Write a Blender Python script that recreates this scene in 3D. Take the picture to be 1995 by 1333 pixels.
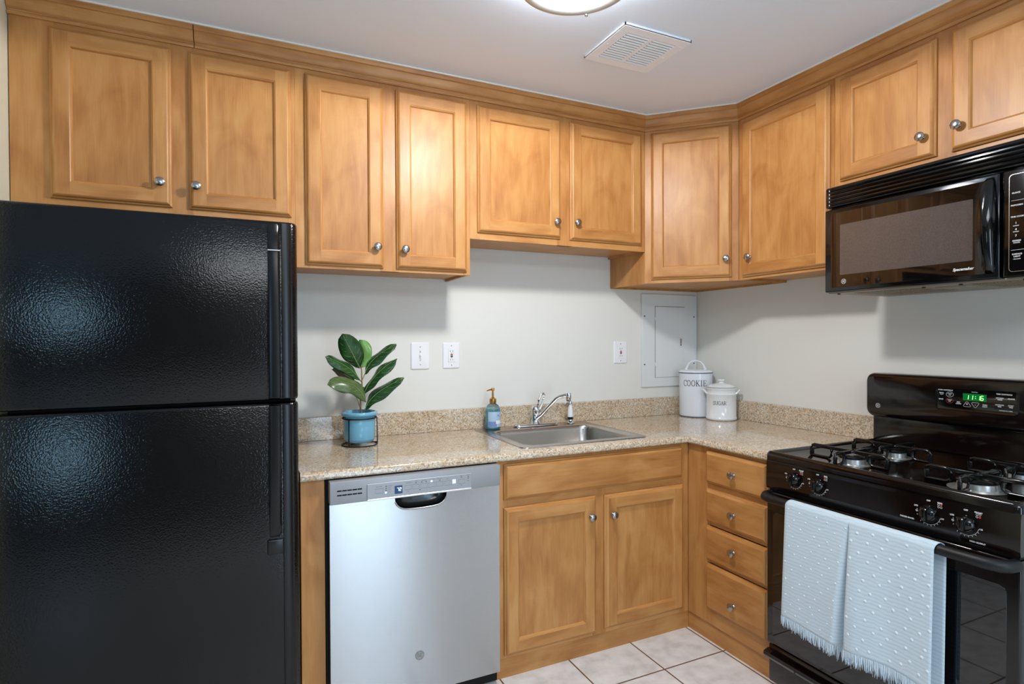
import bpy, bmesh, math, random
from mathutils import Vector, Matrix
random.seed(7)
PI = math.pi
for o in list(bpy.data.objects): bpy.data.objects.remove(o)
sc = bpy.context.scene
COL = sc.collection

# ---------------------------------------------------------------- camera
YAW, PIT, ROL, FPX, PPX, PPY = .4445, -.0115, -.0038, 1125.9, 1009.6, 675.39
fw = Vector((math.sin(YAW)*math.cos(PIT), math.cos(YAW)*math.cos(PIT), math.sin(PIT)))
rt0 = Vector((math.cos(YAW), -math.sin(YAW), 0)); up0 = rt0.cross(fw)
rt = rt0*math.cos(ROL)+up0*math.sin(ROL); upv = -rt0*math.sin(ROL)+up0*math.cos(ROL)
cd = bpy.data.cameras.new('camera'); cam = bpy.data.objects.new('camera', cd); COL.objects.link(cam)
M3 = Matrix((rt, upv, -fw)).transposed()
cam.matrix_world = Matrix.Translation((-2.5357, -2.7558, 1.3629)) @ M3.to_4x4()
cd.sensor_fit = 'HORIZONTAL'; cd.sensor_width = 36; cd.lens = FPX/1995*36
cd.shift_x = -(PPX-997.5)/1995; cd.shift_y = (PPY-666.5)/1995; cd.clip_start = .05
sc.camera = cam

# ---------------------------------------------------------------- world, lights, exposure
W = bpy.data.worlds.new('sky'); sc.world = W; W.use_nodes = True
W.node_tree.nodes['Background'].inputs[0].default_value = (.62, .78, 1, 1)
W.node_tree.nodes['Background'].inputs[1].default_value = 1.0
sc.view_settings.view_transform = 'Standard'; sc.view_settings.look = 'None'
sc.view_settings.gamma = 1; sc.view_settings.use_curve_mapping = False
sc.view_settings.exposure = 0.40
LAMP_STRENGTH = 15
def area(name, loc, rot, sx, sy, power, colr):
    l = bpy.data.lights.new(name, 'AREA'); l.shape = 'RECTANGLE'; l.size = sx; l.size_y = sy
    l.energy = power; l.color = colr
    o = bpy.data.objects.new(name, l); COL.objects.link(o); o.location = loc; o.rotation_euler = rot
    return o
# daylight coming in through the window of the room behind the camera
area('window_daylight', (-5.95, -5.38, 1.5), (math.radians(90), 0, 0), .7, .9, 14, (.40, .74, 1))
area('glass_door_daylight', (-1.3, -5.38, 1.05), (math.radians(90), 0, 0), .86, 1.95, 24, (.55, .78, 1))
# wide overhead fill light added behind the camera to lift the shadows
area('added_fill_light', (-2.3, -4.1, 2.49), (0, 0, 0), 1.6, 1.6, 50, (.93, .96, 1))

# ---------------------------------------------------------------- materials
def lin(c):
    c /= 255.0
    return c/12.92 if c <= .04045 else ((c+.055)/1.055)**2.4
def rgb(r, g, b): return (lin(r), lin(g), lin(b), 1)
def mat(name, base=(200, 200, 200), rough=.5, metal=0, coat=0, coat_rough=.1, emit=None, es=0, trans=0, ior=1.45, spec=.5):
    m = bpy.data.materials.new(name); m.use_nodes = True
    b = m.node_tree.nodes['Principled BSDF']
    b.inputs['Base Color'].default_value = rgb(*base)
    b.inputs['Roughness'].default_value = rough; b.inputs['Metallic'].default_value = metal
    b.inputs['Coat Weight'].default_value = coat; b.inputs['Coat Roughness'].default_value = coat_rough
    b.inputs['Transmission Weight'].default_value = trans; b.inputs['IOR'].default_value = ior
    b.inputs['Specular IOR Level'].default_value = spec
    if emit: b.inputs['Emission Color'].default_value = rgb(*emit); b.inputs['Emission Strength'].default_value = es
    return m
def N(m, t, **kw):
    n = m.node_tree.nodes.new(t)
    for k, v in kw.items(): setattr(n, k, v)
    return n
def L(m, a, ao, b, bi): m.node_tree.links.new(a.outputs[ao], b.inputs[bi])
def bsdf(m): return m.node_tree.nodes['Principled BSDF']
def ramp(m, stops):
    r = N(m, 'ShaderNodeValToRGB'); e = r.color_ramp.elements
    while len(e) < len(stops): e.new(.5)
    for i, (p, c) in enumerate(stops): e[i].position = p; e[i].color = rgb(*c)
    return r
def bump(m, src, out, strength, dist=.002):
    b = N(m, 'ShaderNodeBump'); b.inputs['Strength'].default_value = strength; b.inputs['Distance'].default_value = dist
    L(m, src, out, b, 'Height'); L(m, b, 'Normal', bsdf(m), 'Normal'); return b

def wood(name, vertical=True, tint=1.0):
    m = mat(name, (200, 140, 80), .42, coat=.14, coat_rough=.30, spec=.42)
    tc = N(m, 'ShaderNodeTexCoord'); geo = N(m, 'ShaderNodeNewGeometry')
    mp = N(m, 'ShaderNodeMapping'); mp.inputs['Scale'].default_value = (6, 6, .9) if vertical else (.9, .9, 6)
    off = N(m, 'ShaderNodeMath', operation='MULTIPLY'); off.inputs[1].default_value = 37
    cmb = N(m, 'ShaderNodeCombineXYZ')
    L(m, geo, 'Random Per Island', off, 0)
    for k in range(3): L(m, off, 0, cmb, k)
    L(m, tc, 'Object', mp, 'Vector'); L(m, cmb, 0, mp, 'Location')
    n1 = N(m, 'ShaderNodeTexNoise'); n1.inputs['Scale'].default_value = 5; n1.inputs['Detail'].default_value = 6; n1.inputs['Distortion'].default_value = .6
    L(m, mp, 0, n1, 'Vector')
    mp2 = N(m, 'ShaderNodeMapping'); mp2.inputs['Scale'].default_value = (3, 3, 1.6) if vertical else (1.6, 1.6, 3)
    L(m, tc, 'Object', mp2, 'Vector'); L(m, cmb, 0, mp2, 'Location')
    n2 = N(m, 'ShaderNodeTexNoise'); n2.inputs['Scale'].default_value = 2.2; n2.inputs['Detail'].default_value = 3; n2.inputs['Distortion'].default_value = 1.2
    L(m, mp2, 0, n2, 'Vector')
    mp3 = N(m, 'ShaderNodeMapping'); mp3.inputs['Scale'].default_value = (60, 60, 1.5) if vertical else (1.5, 1.5, 60)
    L(m, tc, 'Object', mp3, 'Vector'); L(m, cmb, 0, mp3, 'Location')
    n3 = N(m, 'ShaderNodeTexNoise'); n3.inputs['Scale'].default_value = 5; n3.inputs['Detail'].default_value = 4
    L(m, mp3, 0, n3, 'Vector')
    a = N(m, 'ShaderNodeMath', operation='MULTIPLY_ADD'); a.inputs[1].default_value = .34
    L(m, n1, 'Fac', a, 0)
    b = N(m, 'ShaderNodeMath', operation='MULTIPLY'); b.inputs[1].default_value = .46; L(m, n2, 'Fac', b, 0); L(m, b, 0, a, 2)
    c = N(m, 'ShaderNodeMath', operation='MULTIPLY_ADD'); c.inputs[1].default_value = .14; L(m, n3, 'Fac', c, 0); L(m, a, 0, c, 2)
    d = N(m, 'ShaderNodeMath', operation='MULTIPLY_ADD'); d.inputs[1].default_value = .10
    L(m, geo, 'Random Per Island', d, 0); L(m, c, 0, d, 2)
    t = tint*.965
    r = ramp(m, [(.33, (162*t, 103*t, 50*t)), (.48, (188*t, 129*t, 70*t)), (.58, (201*t, 144*t, 83*t)), (.74, (213*t, 161*t, 99*t))])
    L(m, d, 0, r, 0); L(m, r, 0, bsdf(m), 'Base Color')
    bump(m, n3, 'Fac', .08, .0006)
    return m

WV, WH = wood('maple_vertical', True), wood('maple_horizontal', False)
def wallmat(name, c, bs=.15):
    m = mat(name, c, .62)
    tc = N(m, 'ShaderNodeTexCoord'); n = N(m, 'ShaderNodeTexNoise'); n.inputs['Scale'].default_value = 260; n.inputs['Detail'].default_value = 3
    L(m, tc, 'Object', n, 'Vector'); bump(m, n, 'Fac', bs, .001); return m
WALL = wallmat('wall_paint', (226, 225, 219)); CEIL = wallmat('ceiling_paint', (234, 243, 253))
REAR = wallmat('rear_wall_paint', (128, 124, 116))
CREAM = wallmat('cream_paint', (232, 228, 205)); CAULK = mat('caulk', (236, 232, 220), .6)
def granite():
    m = mat('granite', (200, 175, 140), .08, coat=.3, coat_rough=.03)
    tc = N(m, 'ShaderNodeTexCoord')
    n = N(m, 'ShaderNodeTexNoise'); n.inputs['Scale'].default_value = 9; n.inputs['Detail'].default_value = 4; L(m, tc, 'Object', n, 'Vector')
    r1 = ramp(m, [(.35, (190, 158, 116)), (.5, (206, 186, 156)), (.65, (216, 206, 188))]); L(m, n, 'Fac', r1, 0)
    v = N(m, 'ShaderNodeTexVoronoi'); v.inputs['Scale'].default_value = 190; L(m, tc, 'Object', v, 'Vector')
    sx = N(m, 'ShaderNodeSeparateXYZ'); L(m, v, 'Color', sx, 0)
    r2 = ramp(m, [(0, (52, 42, 34)), (.11, (112, 84, 58)), (.20, (188, 152, 108)), (.42, (206, 186, 158)), (.70, (232, 227, 216)), (.92, (176, 168, 158))])
    r2.color_ramp.interpolation = 'CONSTANT'; L(m, sx, 0, r2, 0)
    v2 = N(m, 'ShaderNodeTexVoronoi'); v2.inputs['Scale'].default_value = 520; L(m, tc, 'Object', v2, 'Vector')
    s2 = N(m, 'ShaderNodeSeparateXYZ'); L(m, v2, 'Color', s2, 0)
    r3 = ramp(m, [(0, (62, 48, 38)), (.12, (196, 168, 130)), (.5, (220, 208, 188))]); r3.color_ramp.interpolation = 'CONSTANT'; L(m, s2, 0, r3, 0)
    mx = N(m, 'ShaderNodeMixRGB'); mx.inputs[0].default_value = .45; L(m, r2, 0, mx, 1); L(m, r3, 0, mx, 2)
    mx2 = N(m, 'ShaderNodeMixRGB'); mx2.blend_type = 'MIX'; mx2.inputs[0].default_value = .22; L(m, mx, 0, mx2, 1); L(m, r1, 0, mx2, 2)
    L(m, mx2, 0, bsdf(m), 'Base Color'); return m
GRAN = granite()
def tilemat():
    m = mat('floor_tile', (210, 205, 198), .3)
    tc = N(m, 'ShaderNodeTexCoord'); mp = N(m, 'ShaderNodeMapping'); L(m, tc, 'Object', mp, 0)
    mp.inputs['Location'].default_value = (.655, .873, 0)
    b = N(m, 'ShaderNodeTexBrick', offset=0, squash=1); L(m, mp, 0, b, 'Vector')
    b.inputs['Scale'].default_value = 1; b.inputs['Brick Width'].default_value = .32; b.inputs['Row Height'].default_value = .32
    b.inputs['Mortar Size'].default_value = .0035; b.inputs['Mortar Smooth'].default_value = .1
    n = N(m, 'ShaderNodeTexNoise'); n.inputs['Scale'].default_value = 14; n.inputs['Detail'].default_value = 6; L(m, tc, 'Object', n, 'Vector')
    r = ramp(m, [(.35, (206, 203, 200)), (.5, (222, 220, 218)), (.68, (232, 231, 229))]); L(m, n, 'Fac', r, 0)
    L(m, r, 0, b, 'Color1'); L(m, r, 0, b, 'Color2'); b.inputs['Mortar'].default_value = rgb(112, 84, 62)
    L(m, b, 'Color', bsdf(m), 'Base Color')
    inv = N(m, 'ShaderNodeMath', operation='SUBTRACT'); inv.inputs[0].default_value = 1; L(m, b, 'Fac', inv, 1)
    bump(m, inv, 0, .5, .002); return m
TILE = tilemat()
STEEL = mat('brushed_nickel', (172, 168, 164), .24, 1)
CHROME = mat('chrome', (225, 228, 232), .07, 1)
def brushed(name, c, rough, axis):
    m = mat(name, c, rough, 1)
    tc = N(m, 'ShaderNodeTexCoord'); mp = N(m, 'ShaderNodeMapping'); L(m, tc, 'Object', mp, 0); mp.inputs['Scale'].default_value = axis
    n = N(m, 'ShaderNodeTexNoise'); n.inputs['Scale'].default_value = 6; n.inputs['Detail'].default_value = 5; L(m, mp, 0, n, 'Vector')
    bump(m, n, 'Fac', .12, .0004)
    return m
DWSTEEL = mat('dishwasher_steel', (186, 186, 186), .26, .95)
tg = N(DWSTEEL, 'ShaderNodeCombineXYZ'); tg.inputs['Z'].default_value = 1; L(DWSTEEL, tg, 0, bsdf(DWSTEEL), 'Tangent'); bsdf(DWSTEEL).inputs['Anisotropic'].default_value = .9
SINKST = brushed('sink_steel', (190, 184, 176), .27, (4, 150, 150))
DWGREY = mat('grey_control_plastic', (158, 160, 163), .4, .25)
def pebble():
    m = mat('pebbled_black', (6, 6, 8), .16, coat=0, spec=.5)
    tc = N(m, 'ShaderNodeTexCoord'); n = N(m, 'ShaderNodeTexNoise'); n.inputs['Scale'].default_value = 210; n.inputs['Detail'].default_value = 1.5
    L(m, tc, 'Object', n, 'Vector'); b = bump(m, n, 'Fac', .4, .0014)
    L(m, b, 'Normal', bsdf(m), 'Coat Normal'); return m
PEB = pebble()
FRBLK = mat('smooth_black_plastic', (10, 10, 12), .28)
BLK = mat('gloss_black', (9, 8, 8), .09, coat=.15, coat_rough=.04)
RANGE = mat('range_enamel', (17, 10, 8), .1, coat=.15, coat_rough=.05)
MATTE = mat('matte_black', (12, 12, 12), .5); DARK = mat('dark_gap', (5, 5, 5), .8)
IRON = mat('cast_iron', (16, 16, 17), .22)
GLASSB = mat('oven_glass', (5, 5, 7), .03, coat=.8, coat_rough=.02)
def meshwin():
    m = mat('microwave_screen', (60, 55, 54), .12, coat=1, coat_rough=.02)
    tc = N(m, 'ShaderNodeTexCoord'); v = N(m, 'ShaderNodeTexVoronoi'); v.inputs['Scale'].default_value = 600; L(m, tc, 'Object', v, 'Vector')
    r = ramp(m, [(0, (20, 18, 18)), (.5, (78, 73, 72))]); L(m, v, 'Distance', r, 0); L(m, r, 0, bsdf(m), 'Base Color'); return m
SCREEN = meshwin()
WHITEP = mat('white_plastic', (236, 236, 238), .3); CERAM = mat('white_ceramic', (232, 234, 236), .12, coat=.4)
SLOT = mat('slot_dark', (40, 38, 38), .5); RED = mat('red_mark', (190, 60, 50), .4); INK = mat('dark_ink', (52, 52, 58), .5)
WPRINT = mat('white_print', (215, 215, 215), .5); BLINE = mat('steel_blue_line', (92, 104, 120), .4)
PANELP = mat('panel_paint', (222, 225, 225), .5)
BURN = mat('burner_cap', (196, 194, 190), .3, .8)
MWBOT = mat('microwave_underside', (150, 140, 122), .5, .2)
def filt():
    m = mat('grease_filter', (150, 128, 92), .5, .4)
    tc = N(m, 'ShaderNodeTexCoord'); v = N(m, 'ShaderNodeTexVoronoi'); v.inputs['Scale'].default_value = 220; L(m, tc, 'Object', v, 'Vector')
    r = ramp(m, [(.1, (190, 168, 130)), (.6, (80, 66, 44))]); L(m, v, 'Distance', r, 0); L(m, r, 0, bsdf(m), 'Base Color'); return m
FILT = filt()
GOLD = mat('brass_pump', (196, 150, 84), .25, 1)
GLOWB = mat('blue_led', (90, 130, 255), .5, emit=(120, 150, 255), es=9)
DISPB = mat('blue_display', (8, 30, 60), .2, emit=(10, 70, 130), es=.35); DIGB = mat('blue_digits', (200, 235, 255), .5, emit=(200, 235, 255), es=2.2)
DISPG = mat('green_display', (4, 60, 26), .2, emit=(0, 150, 62), es=.28); DIGG = mat('green_digits', (140, 255, 120), .5, emit=(130, 255, 110), es=2.5)
BOWL = mat('lamp_glass', (245, 248, 255), .3, emit=(240, 245, 255), es=LAMP_STRENGTH)
VENT = mat('vent_enamel', (246, 248, 250), .6)
CLIP = mat('lamp_ring', (205, 200, 190), .35, .3)

# ---------------------------------------------------------------- builders
def FR(kind, o=(0, 0, 0)):
    """frames map local (u, d, z): u along the wall, d out from the wall, z up"""
    if kind == 'back': m = Matrix(((1, 0, 0, 0), (0, -1, 0, 0), (0, 0, 1, 0), (0, 0, 0, 1)))
    elif kind == 'right': m = Matrix(((0, -1, 0, 0), (-1, 0, 0, 0), (0, 0, 1, 0), (0, 0, 0, 1)))
    elif kind == 'diag':
        c = math.sqrt(.5); m = Matrix(((c, -c, 0, -.642), (-c, -c, 0, -.318), (0, 0, 1, 0), (0, 0, 0, 1)))
    else: m = Matrix.Identity(4)
    return Matrix.Translation(o) @ m
ID = FR('id'); BACK = FR('back'); RIGHT = FR('right'); DIAG = FR('diag')

class MB:
    def __init__(s, fr=ID): s.bm = bmesh.new(); s.fr = fr; s.mats = []
    def mi(s, m):
        if m not in s.mats: s.mats.append(m)
        return s.mats.index(m)
    def _v(s, p, fr=None): return s.bm.verts.new((fr or s.fr) @ Vector(p))
    def face(s, pts, m, fr=None):
        vs = [s._v(p, fr) for p in pts]; f = s.bm.faces.new(vs); f.material_index = s.mi(m); return f
    def box(s, a, b, m, bev=0, seg=2, fr=None):
        x0, y0, z0 = [min(a[i], b[i]) for i in range(3)]; x1, y1, z1 = [max(a[i], b[i]) for i in range(3)]
        vs = [s._v(p, fr) for p in ((x0, y0, z0), (x1, y0, z0), (x1, y1, z0), (x0, y1, z0), (x0, y0, z1), (x1, y0, z1), (x1, y1, z1), (x0, y1, z1))]
        fs = [s.bm.faces.new([vs[i] for i in q]) for q in ((0, 3, 2, 1), (4, 5, 6, 7), (0, 1, 5, 4), (1, 2, 6, 5), (2, 3, 7, 6), (3, 0, 4, 7))]
        k = s.mi(m)
        for f in fs: f.material_index = k
        if bev > 0:
            es = list({e for f in fs for e in f.edges})
            r = bmesh.ops.bevel(s.bm, geom=es, offset=bev, segments=seg, profile=.5, affect='EDGES', clamp_overlap=True)
            for f in r['faces']: f.material_index = k
    def loft(s, rings, m, closed=True, cap0=False, cap1=False, fr=None):
        R = [[s._v(p, fr) for p in r] for r in rings]; k = s.mi(m); n = len(R[0])
        for a, b in zip(R, R[1:]):
            for i in range(n if closed else n-1):
                j = (i+1) % n; f = s.bm.faces.new((a[i], a[j], b[j], b[i])); f.material_index = k
        if cap0: s.bm.faces.new(R[0][::-1]).material_index = k
        if cap1: s.bm.faces.new(R[-1]).material_index = k
    def lathe(s, c, prof, m, axis='z', n=32, fr=None, cap=True):
        """prof: (radius, height) along axis"""
        rings = []
        for r, h in prof:
            ring = []
            for i in range(n):
                a = 2*PI*i/n; x, y = max(r, 1e-5)*math.cos(a), max(r, 1e-5)*math.sin(a)
                p = {'z': (x, y, h), 'd': (x, h, y), 'u': (h, x, y)}[axis]
                ring.append((c[0]+p[0], c[1]+p[1], c[2]+p[2]))
            rings.append(ring)
        s.loft(rings, m, True, cap, cap, fr)
    def tube(s, path, r, m, n=10, cyc=False, fr=None, flat=1.0, up=(0, 0, 1)):
        P = [Vector(p) for p in path]; N_ = len(P); rings = []
        rr = r if hasattr(r, '__len__') else [r]*N_
        for i, p in enumerate(P):
            a = P[(i-1) % N_] if (cyc or i > 0) else P[i]; b = P[(i+1) % N_] if (cyc or i < N_-1) else P[i]
            t = (b-a).normalized(); u = Vector(up)
            if abs(t.dot(u)) > .97: u = Vector((1, 0, 0)) if abs(t.x) < .9 else Vector((0, 1, 0))
            s1 = t.cross(u).normalized(); s2 = s1.cross(t)
            rings.append([p+s1*math.cos(2*PI*k/n)*rr[i]+s2*math.sin(2*PI*k/n)*rr[i]*flat for k in range(n)])
        if cyc: rings.append(rings[0])
        s.loft(rings, m, True, not cyc, not cyc, fr)
    def ribbon(s, pts, w, m, nrm=1, fr=None, cyc=False):
        """flat printed line in the u-z plane; pts (u,d,z)"""
        P = [Vector(p) for p in pts]; n = len(P); k = s.mi(m); Lr = []
        for i, p in enumerate(P):
            a = P[i-1] if (i > 0 or cyc) else P[i]; b = P[(i+1) % n] if (i < n-1 or cyc) else P[i]
            t = (b-a).normalized(); q = Vector((-t.z, 0, t.x))*w/2; Lr.append((s._v(p+q, fr), s._v(p-q, fr)))
        for i in range(n if cyc else n-1):
            a, b = Lr[i], Lr[(i+1) % n]; s.bm.faces.new((a[0], b[0], b[1], a[1])).material_index = k
    def build(s, name, parent=None, smooth=40, label=None, sub=None, recalc=True):
        org = Vector((0, 0, 0)); p = parent
        while p: org += p.location; p = p.parent
        if recalc: bmesh.ops.recalc_face_normals(s.bm, faces=s.bm.faces)
        me = bpy.data.meshes.new(name)
        for v in s.bm.verts: v.co -= org
        s.bm.to_mesh(me); s.bm.free()
        for m in s.mats: me.materials.append(m)
        if smooth:
            for pl in me.polygons: pl.use_smooth = True
            me.set_sharp_from_angle(angle=math.radians(smooth))
        o = bpy.data.objects.new(name, me); COL.objects.link(o); o.parent = parent
        if label: o['label'] = label
        if sub:
            md = o.modifiers.new('sub', 'SUBSURF'); md.levels = sub; md.render_levels = sub
        return o

def thing(name, label, cat, loc, group=None):
    o = bpy.data.objects.new(name, None); COL.objects.link(o); o.location = loc; o.empty_display_size = .05
    o['label'] = label; o['category'] = cat
    if group: o['group'] = group
    return o
def tag(o, label, cat, group=None):
    o['label'] = label; o['category'] = cat
    if group: o['group'] = group
    return o
def struct(o): o['kind'] = 'structure'; return o
def text(parent, fr, u, d, z, size, s, m, align='CENTER', name='lettering', bend=None, sx=1.0, slant=0, bold=0, italic=False):
    cu = bpy.data.curves.new('t', 'FONT'); cu.body = s; cu.size = size; cu.align_x = align; cu.align_y = 'CENTER'; cu.offset = bold; cu.resolution_u = 3
    if italic: cu.shear = .3
    t = bpy.data.objects.new('t', cu); COL.objects.link(t)
    dg = bpy.context.evaluated_depsgraph_get(); me = bpy.data.meshes.new_from_object(t.evaluated_get(dg))
    bpy.data.objects.remove(t); bpy.data.curves.remove(cu)
    mb = MB(fr); mb.mi(m); bm = mb.bm; bm.from_mesh(me); bpy.data.meshes.remove(me)
    for v in bm.verts: v.co = fr @ Vector((u+v.co.x*sx, d, z+v.co.y+v.co.x*slant))
    for f in bm.faces: f.material_index = 0
    return mb.build(name, parent, smooth=0)
def merge_text(parent, fr, items, m, name='lettering'):
    """several short printed words as one mesh; items (u,d,z,size,text[,bold])"""
    mb = MB(fr); mb.mi(m)
    for it in items:
        cu = bpy.data.curves.new('t', 'FONT'); cu.body = it[4]; cu.size = it[3]; cu.align_x = 'CENTER'; cu.align_y = 'CENTER'; cu.resolution_u = 2
        if len(it) > 5: cu.offset = it[5]
        t = bpy.data.objects.new('t', cu); COL.objects.link(t)
        me = bpy.data.meshes.new_from_object(t.evaluated_get(bpy.context.evaluated_depsgraph_get()))
        bpy.data.objects.remove(t); bpy.data.curves.remove(cu)
        for v in me.vertices: v.co = fr @ Vector((it[0]+v.co.x, it[1], it[2]+v.co.y))
        mb.bm.from_mesh(me); bpy.data.meshes.remove(me)
    for f in mb.bm.faces: f.material_index = 0
    return mb
def circ(u, d, z, r, a0=0, a1=2*PI, n=24): return [(u+r*math.cos(a0+(a1-a0)*i/n), d, z+r*math.sin(a0+(a1-a0)*i/n)) for i in range(n+(0 if abs(a1-a0-2*PI) < 1e-6 else 1))]
def rrect(x0, x1, y0, y1, r, n=6):
    P = []
    for cx, cy, a in ((x1-r, y1-r, 0), (x0+r, y1-r, PI/2), (x0+r, y0+r, PI), (x1-r, y0+r, 1.5*PI)):
        for i in range(n+1): t = a+PI/2*i/n; P.append((cx+r*math.cos(t), cy+r*math.sin(t)))
    return P

# ---------------------------------------------------------------- the room
CZ = 2.518
def slab(name, a, b, m):
    mb = MB(); mb.box(a, b, m); return struct(mb.build(name, smooth=0))
slab('floor', (-7.0, -5.6, -.05), (.1, .1, 0), TILE)
slab('ceiling', (-7.0, -5.6, CZ), (.1, .1, CZ+.1), CEIL)
slab('wall_back', (-3.325, 0, 0), (.1, .1, CZ), WALL)
slab('wall_right', (0, -5.5, 0), (.1, 0, CZ), WALL)
slab('wall_left', (-3.325, -.93, 0), (-3.225, 0, CZ), CREAM)
slab('wall_far_left', (-7.0, -5.5, 0), (-6.9, -.93, CZ), REAR)
slab('wall_beside', (-6.9, -.93, 0), (-3.325, -.83, CZ), REAR)
mb = MB()
mb.box((-5.55, -5.5, 0), (-1.8, -5.4, CZ), REAR); mb.box((-.8, -5.5, 0), (0, -5.4, CZ), REAR)
mb.box((-6.35, -5.5, 2.0), (-5.55, -5.4, CZ), REAR); mb.box((-6.35, -5.5, 0), (-5.55, -5.4, .9), REAR); mb.box((-6.9, -5.5, 0), (-6.35, -5.4, CZ), REAR); mb.box((-1.8, -5.5, 2.1), (-.8, -5.4, CZ), REAR)
struct(mb.build('wall_front', smooth=0))
for nm, a, b, zl, nx in (('window_1', -6.35, -5.55, .9, 2.0), ('door_1', -1.8, -.8, 0, 2.1)):
    mb = MB()
    for x in (a, b-.05): mb.box((x, -5.48, zl), (x+.05, -5.42, nx), WHITEP)
    for z in (zl, nx-.05): mb.box((a+.05, -5.48, z), (b-.05, -5.42, z+.05), WHITEP)
    struct(mb.build(nm, smooth=0))

# ---------------------------------------------------------------- cabinet doors and knobs
def knob(parent, fr, u, d, z):
    mb = MB(fr)
    mb.lathe((u, d, z), [(0, 0), (.009, 0), (.0085, .002), (.0055, .006), (.0055, .012), (.0075, .015), (.0145, .0175), (.0165, .0205), (.016, .0235), (.012, .0265), (.006, .028), (0, .0283)], STEEL, 'd', 24)
    return mb.build('knob', parent, 35)
OUT = [(0, 0), (0, .007), (.0025, .0095), (.005, .0105), (.0075, .0155), (.011, .0185), (.015, .0198)]
INN = [(0, .0198), (.002, .0180), (.0045, .0172), (.0075, .0125), (.0085, .0095)]
def board(mb, pts, m): mb.face(pts, m)
def door(parent, fr, u0, u1, z0, z1, d, kn=None, name='door', rail=.056):
    mb = MB(fr)
    def rect(i): return [(u0+i, z0+i), (u1-i, z0+i), (u1-i, z1-i), (u0+i, z1-i)]
    def strips(prof, base=0):
        for k in range(4):
            m = WH if k in (0, 2) else WV
            A = [rect(base+i)[k] for i, h in prof]; B = [rect(base+i)[(k+1) % 4] for i, h in prof]
            ra = [[(a[0], d+h, a[1]) for a, (i, h) in zip(A, prof)], [(b[0], d+h, b[1]) for b, (i, h) in zip(B, prof)]]
            mb.loft(ra, m, closed=False)
    strips(OUT)
    if name == 'door':
        o, r = OUT[-1][0], rail; h = OUT[-1][1]
        for a, b in ((u0+o, u0+r), (u1-r, u1-o)): mb.face([(a, d+h, z0+o), (b, d+h, z0+o), (b, d+h, z1-o), (a, d+h, z1-o)], WV)
        for a, b in ((z0+o, z0+r), (z1-r, z1-o)): mb.face([(u0+r, d+h, a), (u1-r, d+h, a), (u1-r, d+h, b), (u0+r, d+h, b)], WH)
        strips(INN, rail)
    else:
        o, h = OUT[-1]; mb.face([(u0+o, d+h, z0+o), (u1-o, d+h, z0+o), (u1-o, d+h, z1-o), (u0+o, d+h, z1-o)], WH)
    mb.face([(u0, d, z0), (u0, d, z1), (u1, d, z1), (u1, d, z0)], WV)
    o = mb.build(name, parent, 35)
    if name == 'door':
        p = MB(fr); i = rail+INN[-1][0]-.001
        p.box((u0+i, d+.003, z0+i), (u1-i, d+.0096, z1-i), WV); p.build('panel', o, 0)
    if kn: knob(o, fr, kn[0], d+.0198, kn[1])
    return o
def frame(parent, fr, u0, u1, z0, z1, d0, d1, stiles, rails):
    mb = MB(fr)
    for a, b in stiles: mb.box((a, d0, z0), (b, d1, z1), WV, .0008, 1)
    for a, b in rails: mb.box((stiles[0][1], d0, a), (stiles[-1][0], d1-.0002, b), WH, .0005, 1)
    return mb.build('face_frame', parent, 35)
def upper(label, fr, u0, u1, z0, doors, knobs, stiles, loc, dtop=2.42, dz=.027):
    t = thing('wall_cabinet', label, 'cabinet', loc)
    mb = MB(fr)
    mb.box((u0+.001, .002, z0), (u0+.014, .3, 2.5), WV); mb.box((u1-.014, .002, z0), (u1-.001, .3, 2.5), WV)
    mb.box((u0+.014, .002, z0+.012), (u1-.014, .3, z0+.026), WH); mb.box((u0+.014, .002, 2.486), (u1-.014, .3, 2.5), WH)
    mb.box((u0+.014, .002, z0+.026), (u1-.014, .008, 2.486), WV)
    mb.build('carcass', t, 0)
    frame(t, fr, u0, u1, z0, 2.5, .3, .318, stiles, [(z0, z0+.04), (2.40, 2.5)])
    for (a, b), k in zip(doors, knobs): door(t, fr, a, b, z0+dz, dtop, .3182, k)
    return t
upper('wide upper cabinet with two short doors above the black refrigerator', BACK, -3.222, -2.345, 1.820, [(-3.115, -2.762), (-2.708, -2.359)],
      [(-2.797, 1.929), (-2.684, 1.927)], [(-3.222, -3.10), (-2.775, -2.695), (-2.372, -2.345)], (-2.78, -.16, 1.82))
upper('tall upper cabinet with two narrow doors above the potted plant', BACK, -2.345, -1.612, 1.653, [(-2.308, -2.001), (-1.946, -1.630)],
      [(-2.03, 1.750), (-1.914, 1.747)], [(-2.345, -2.295), (-2.015, -1.932), (-1.645, -1.612)], (-1.98, -.16, 1.653), dz=.013)
upper('short upper cabinet with two doors above the sink', BACK, -1.612, -.643, 1.818, [(-1.578, -1.151), (-1.097, -.671)],
      [(-1.181, 1.925), (-1.067, 1.930)], [(-1.612, -1.565), (-1.165, -1.083), (-.685, -.643)], (-1.13, -.16, 1.818), dz=.030)
upper('tall single-door upper cabinet between the corner cabinet and the microwave', RIGHT, .643, 1.152, 1.653, [(.669, 1.137)],
      [(.727, 1.757)], [(.643, .683), (1.122, 1.152)], (-.16, -.9, 1.653), dz=.013)
upper('upper cabinet with two short doors above the microwave', RIGHT, 1.153, 1.985, 1.975, [(1.181, 1.545), (1.594, 1.955)],
      [(1.507, 2.081), (1.622, 2.085)], [(1.153, 1.195), (1.532, 1.607), (1.94, 1.985)], (-.16, -1.57, 1.975), dz=.03)
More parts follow.
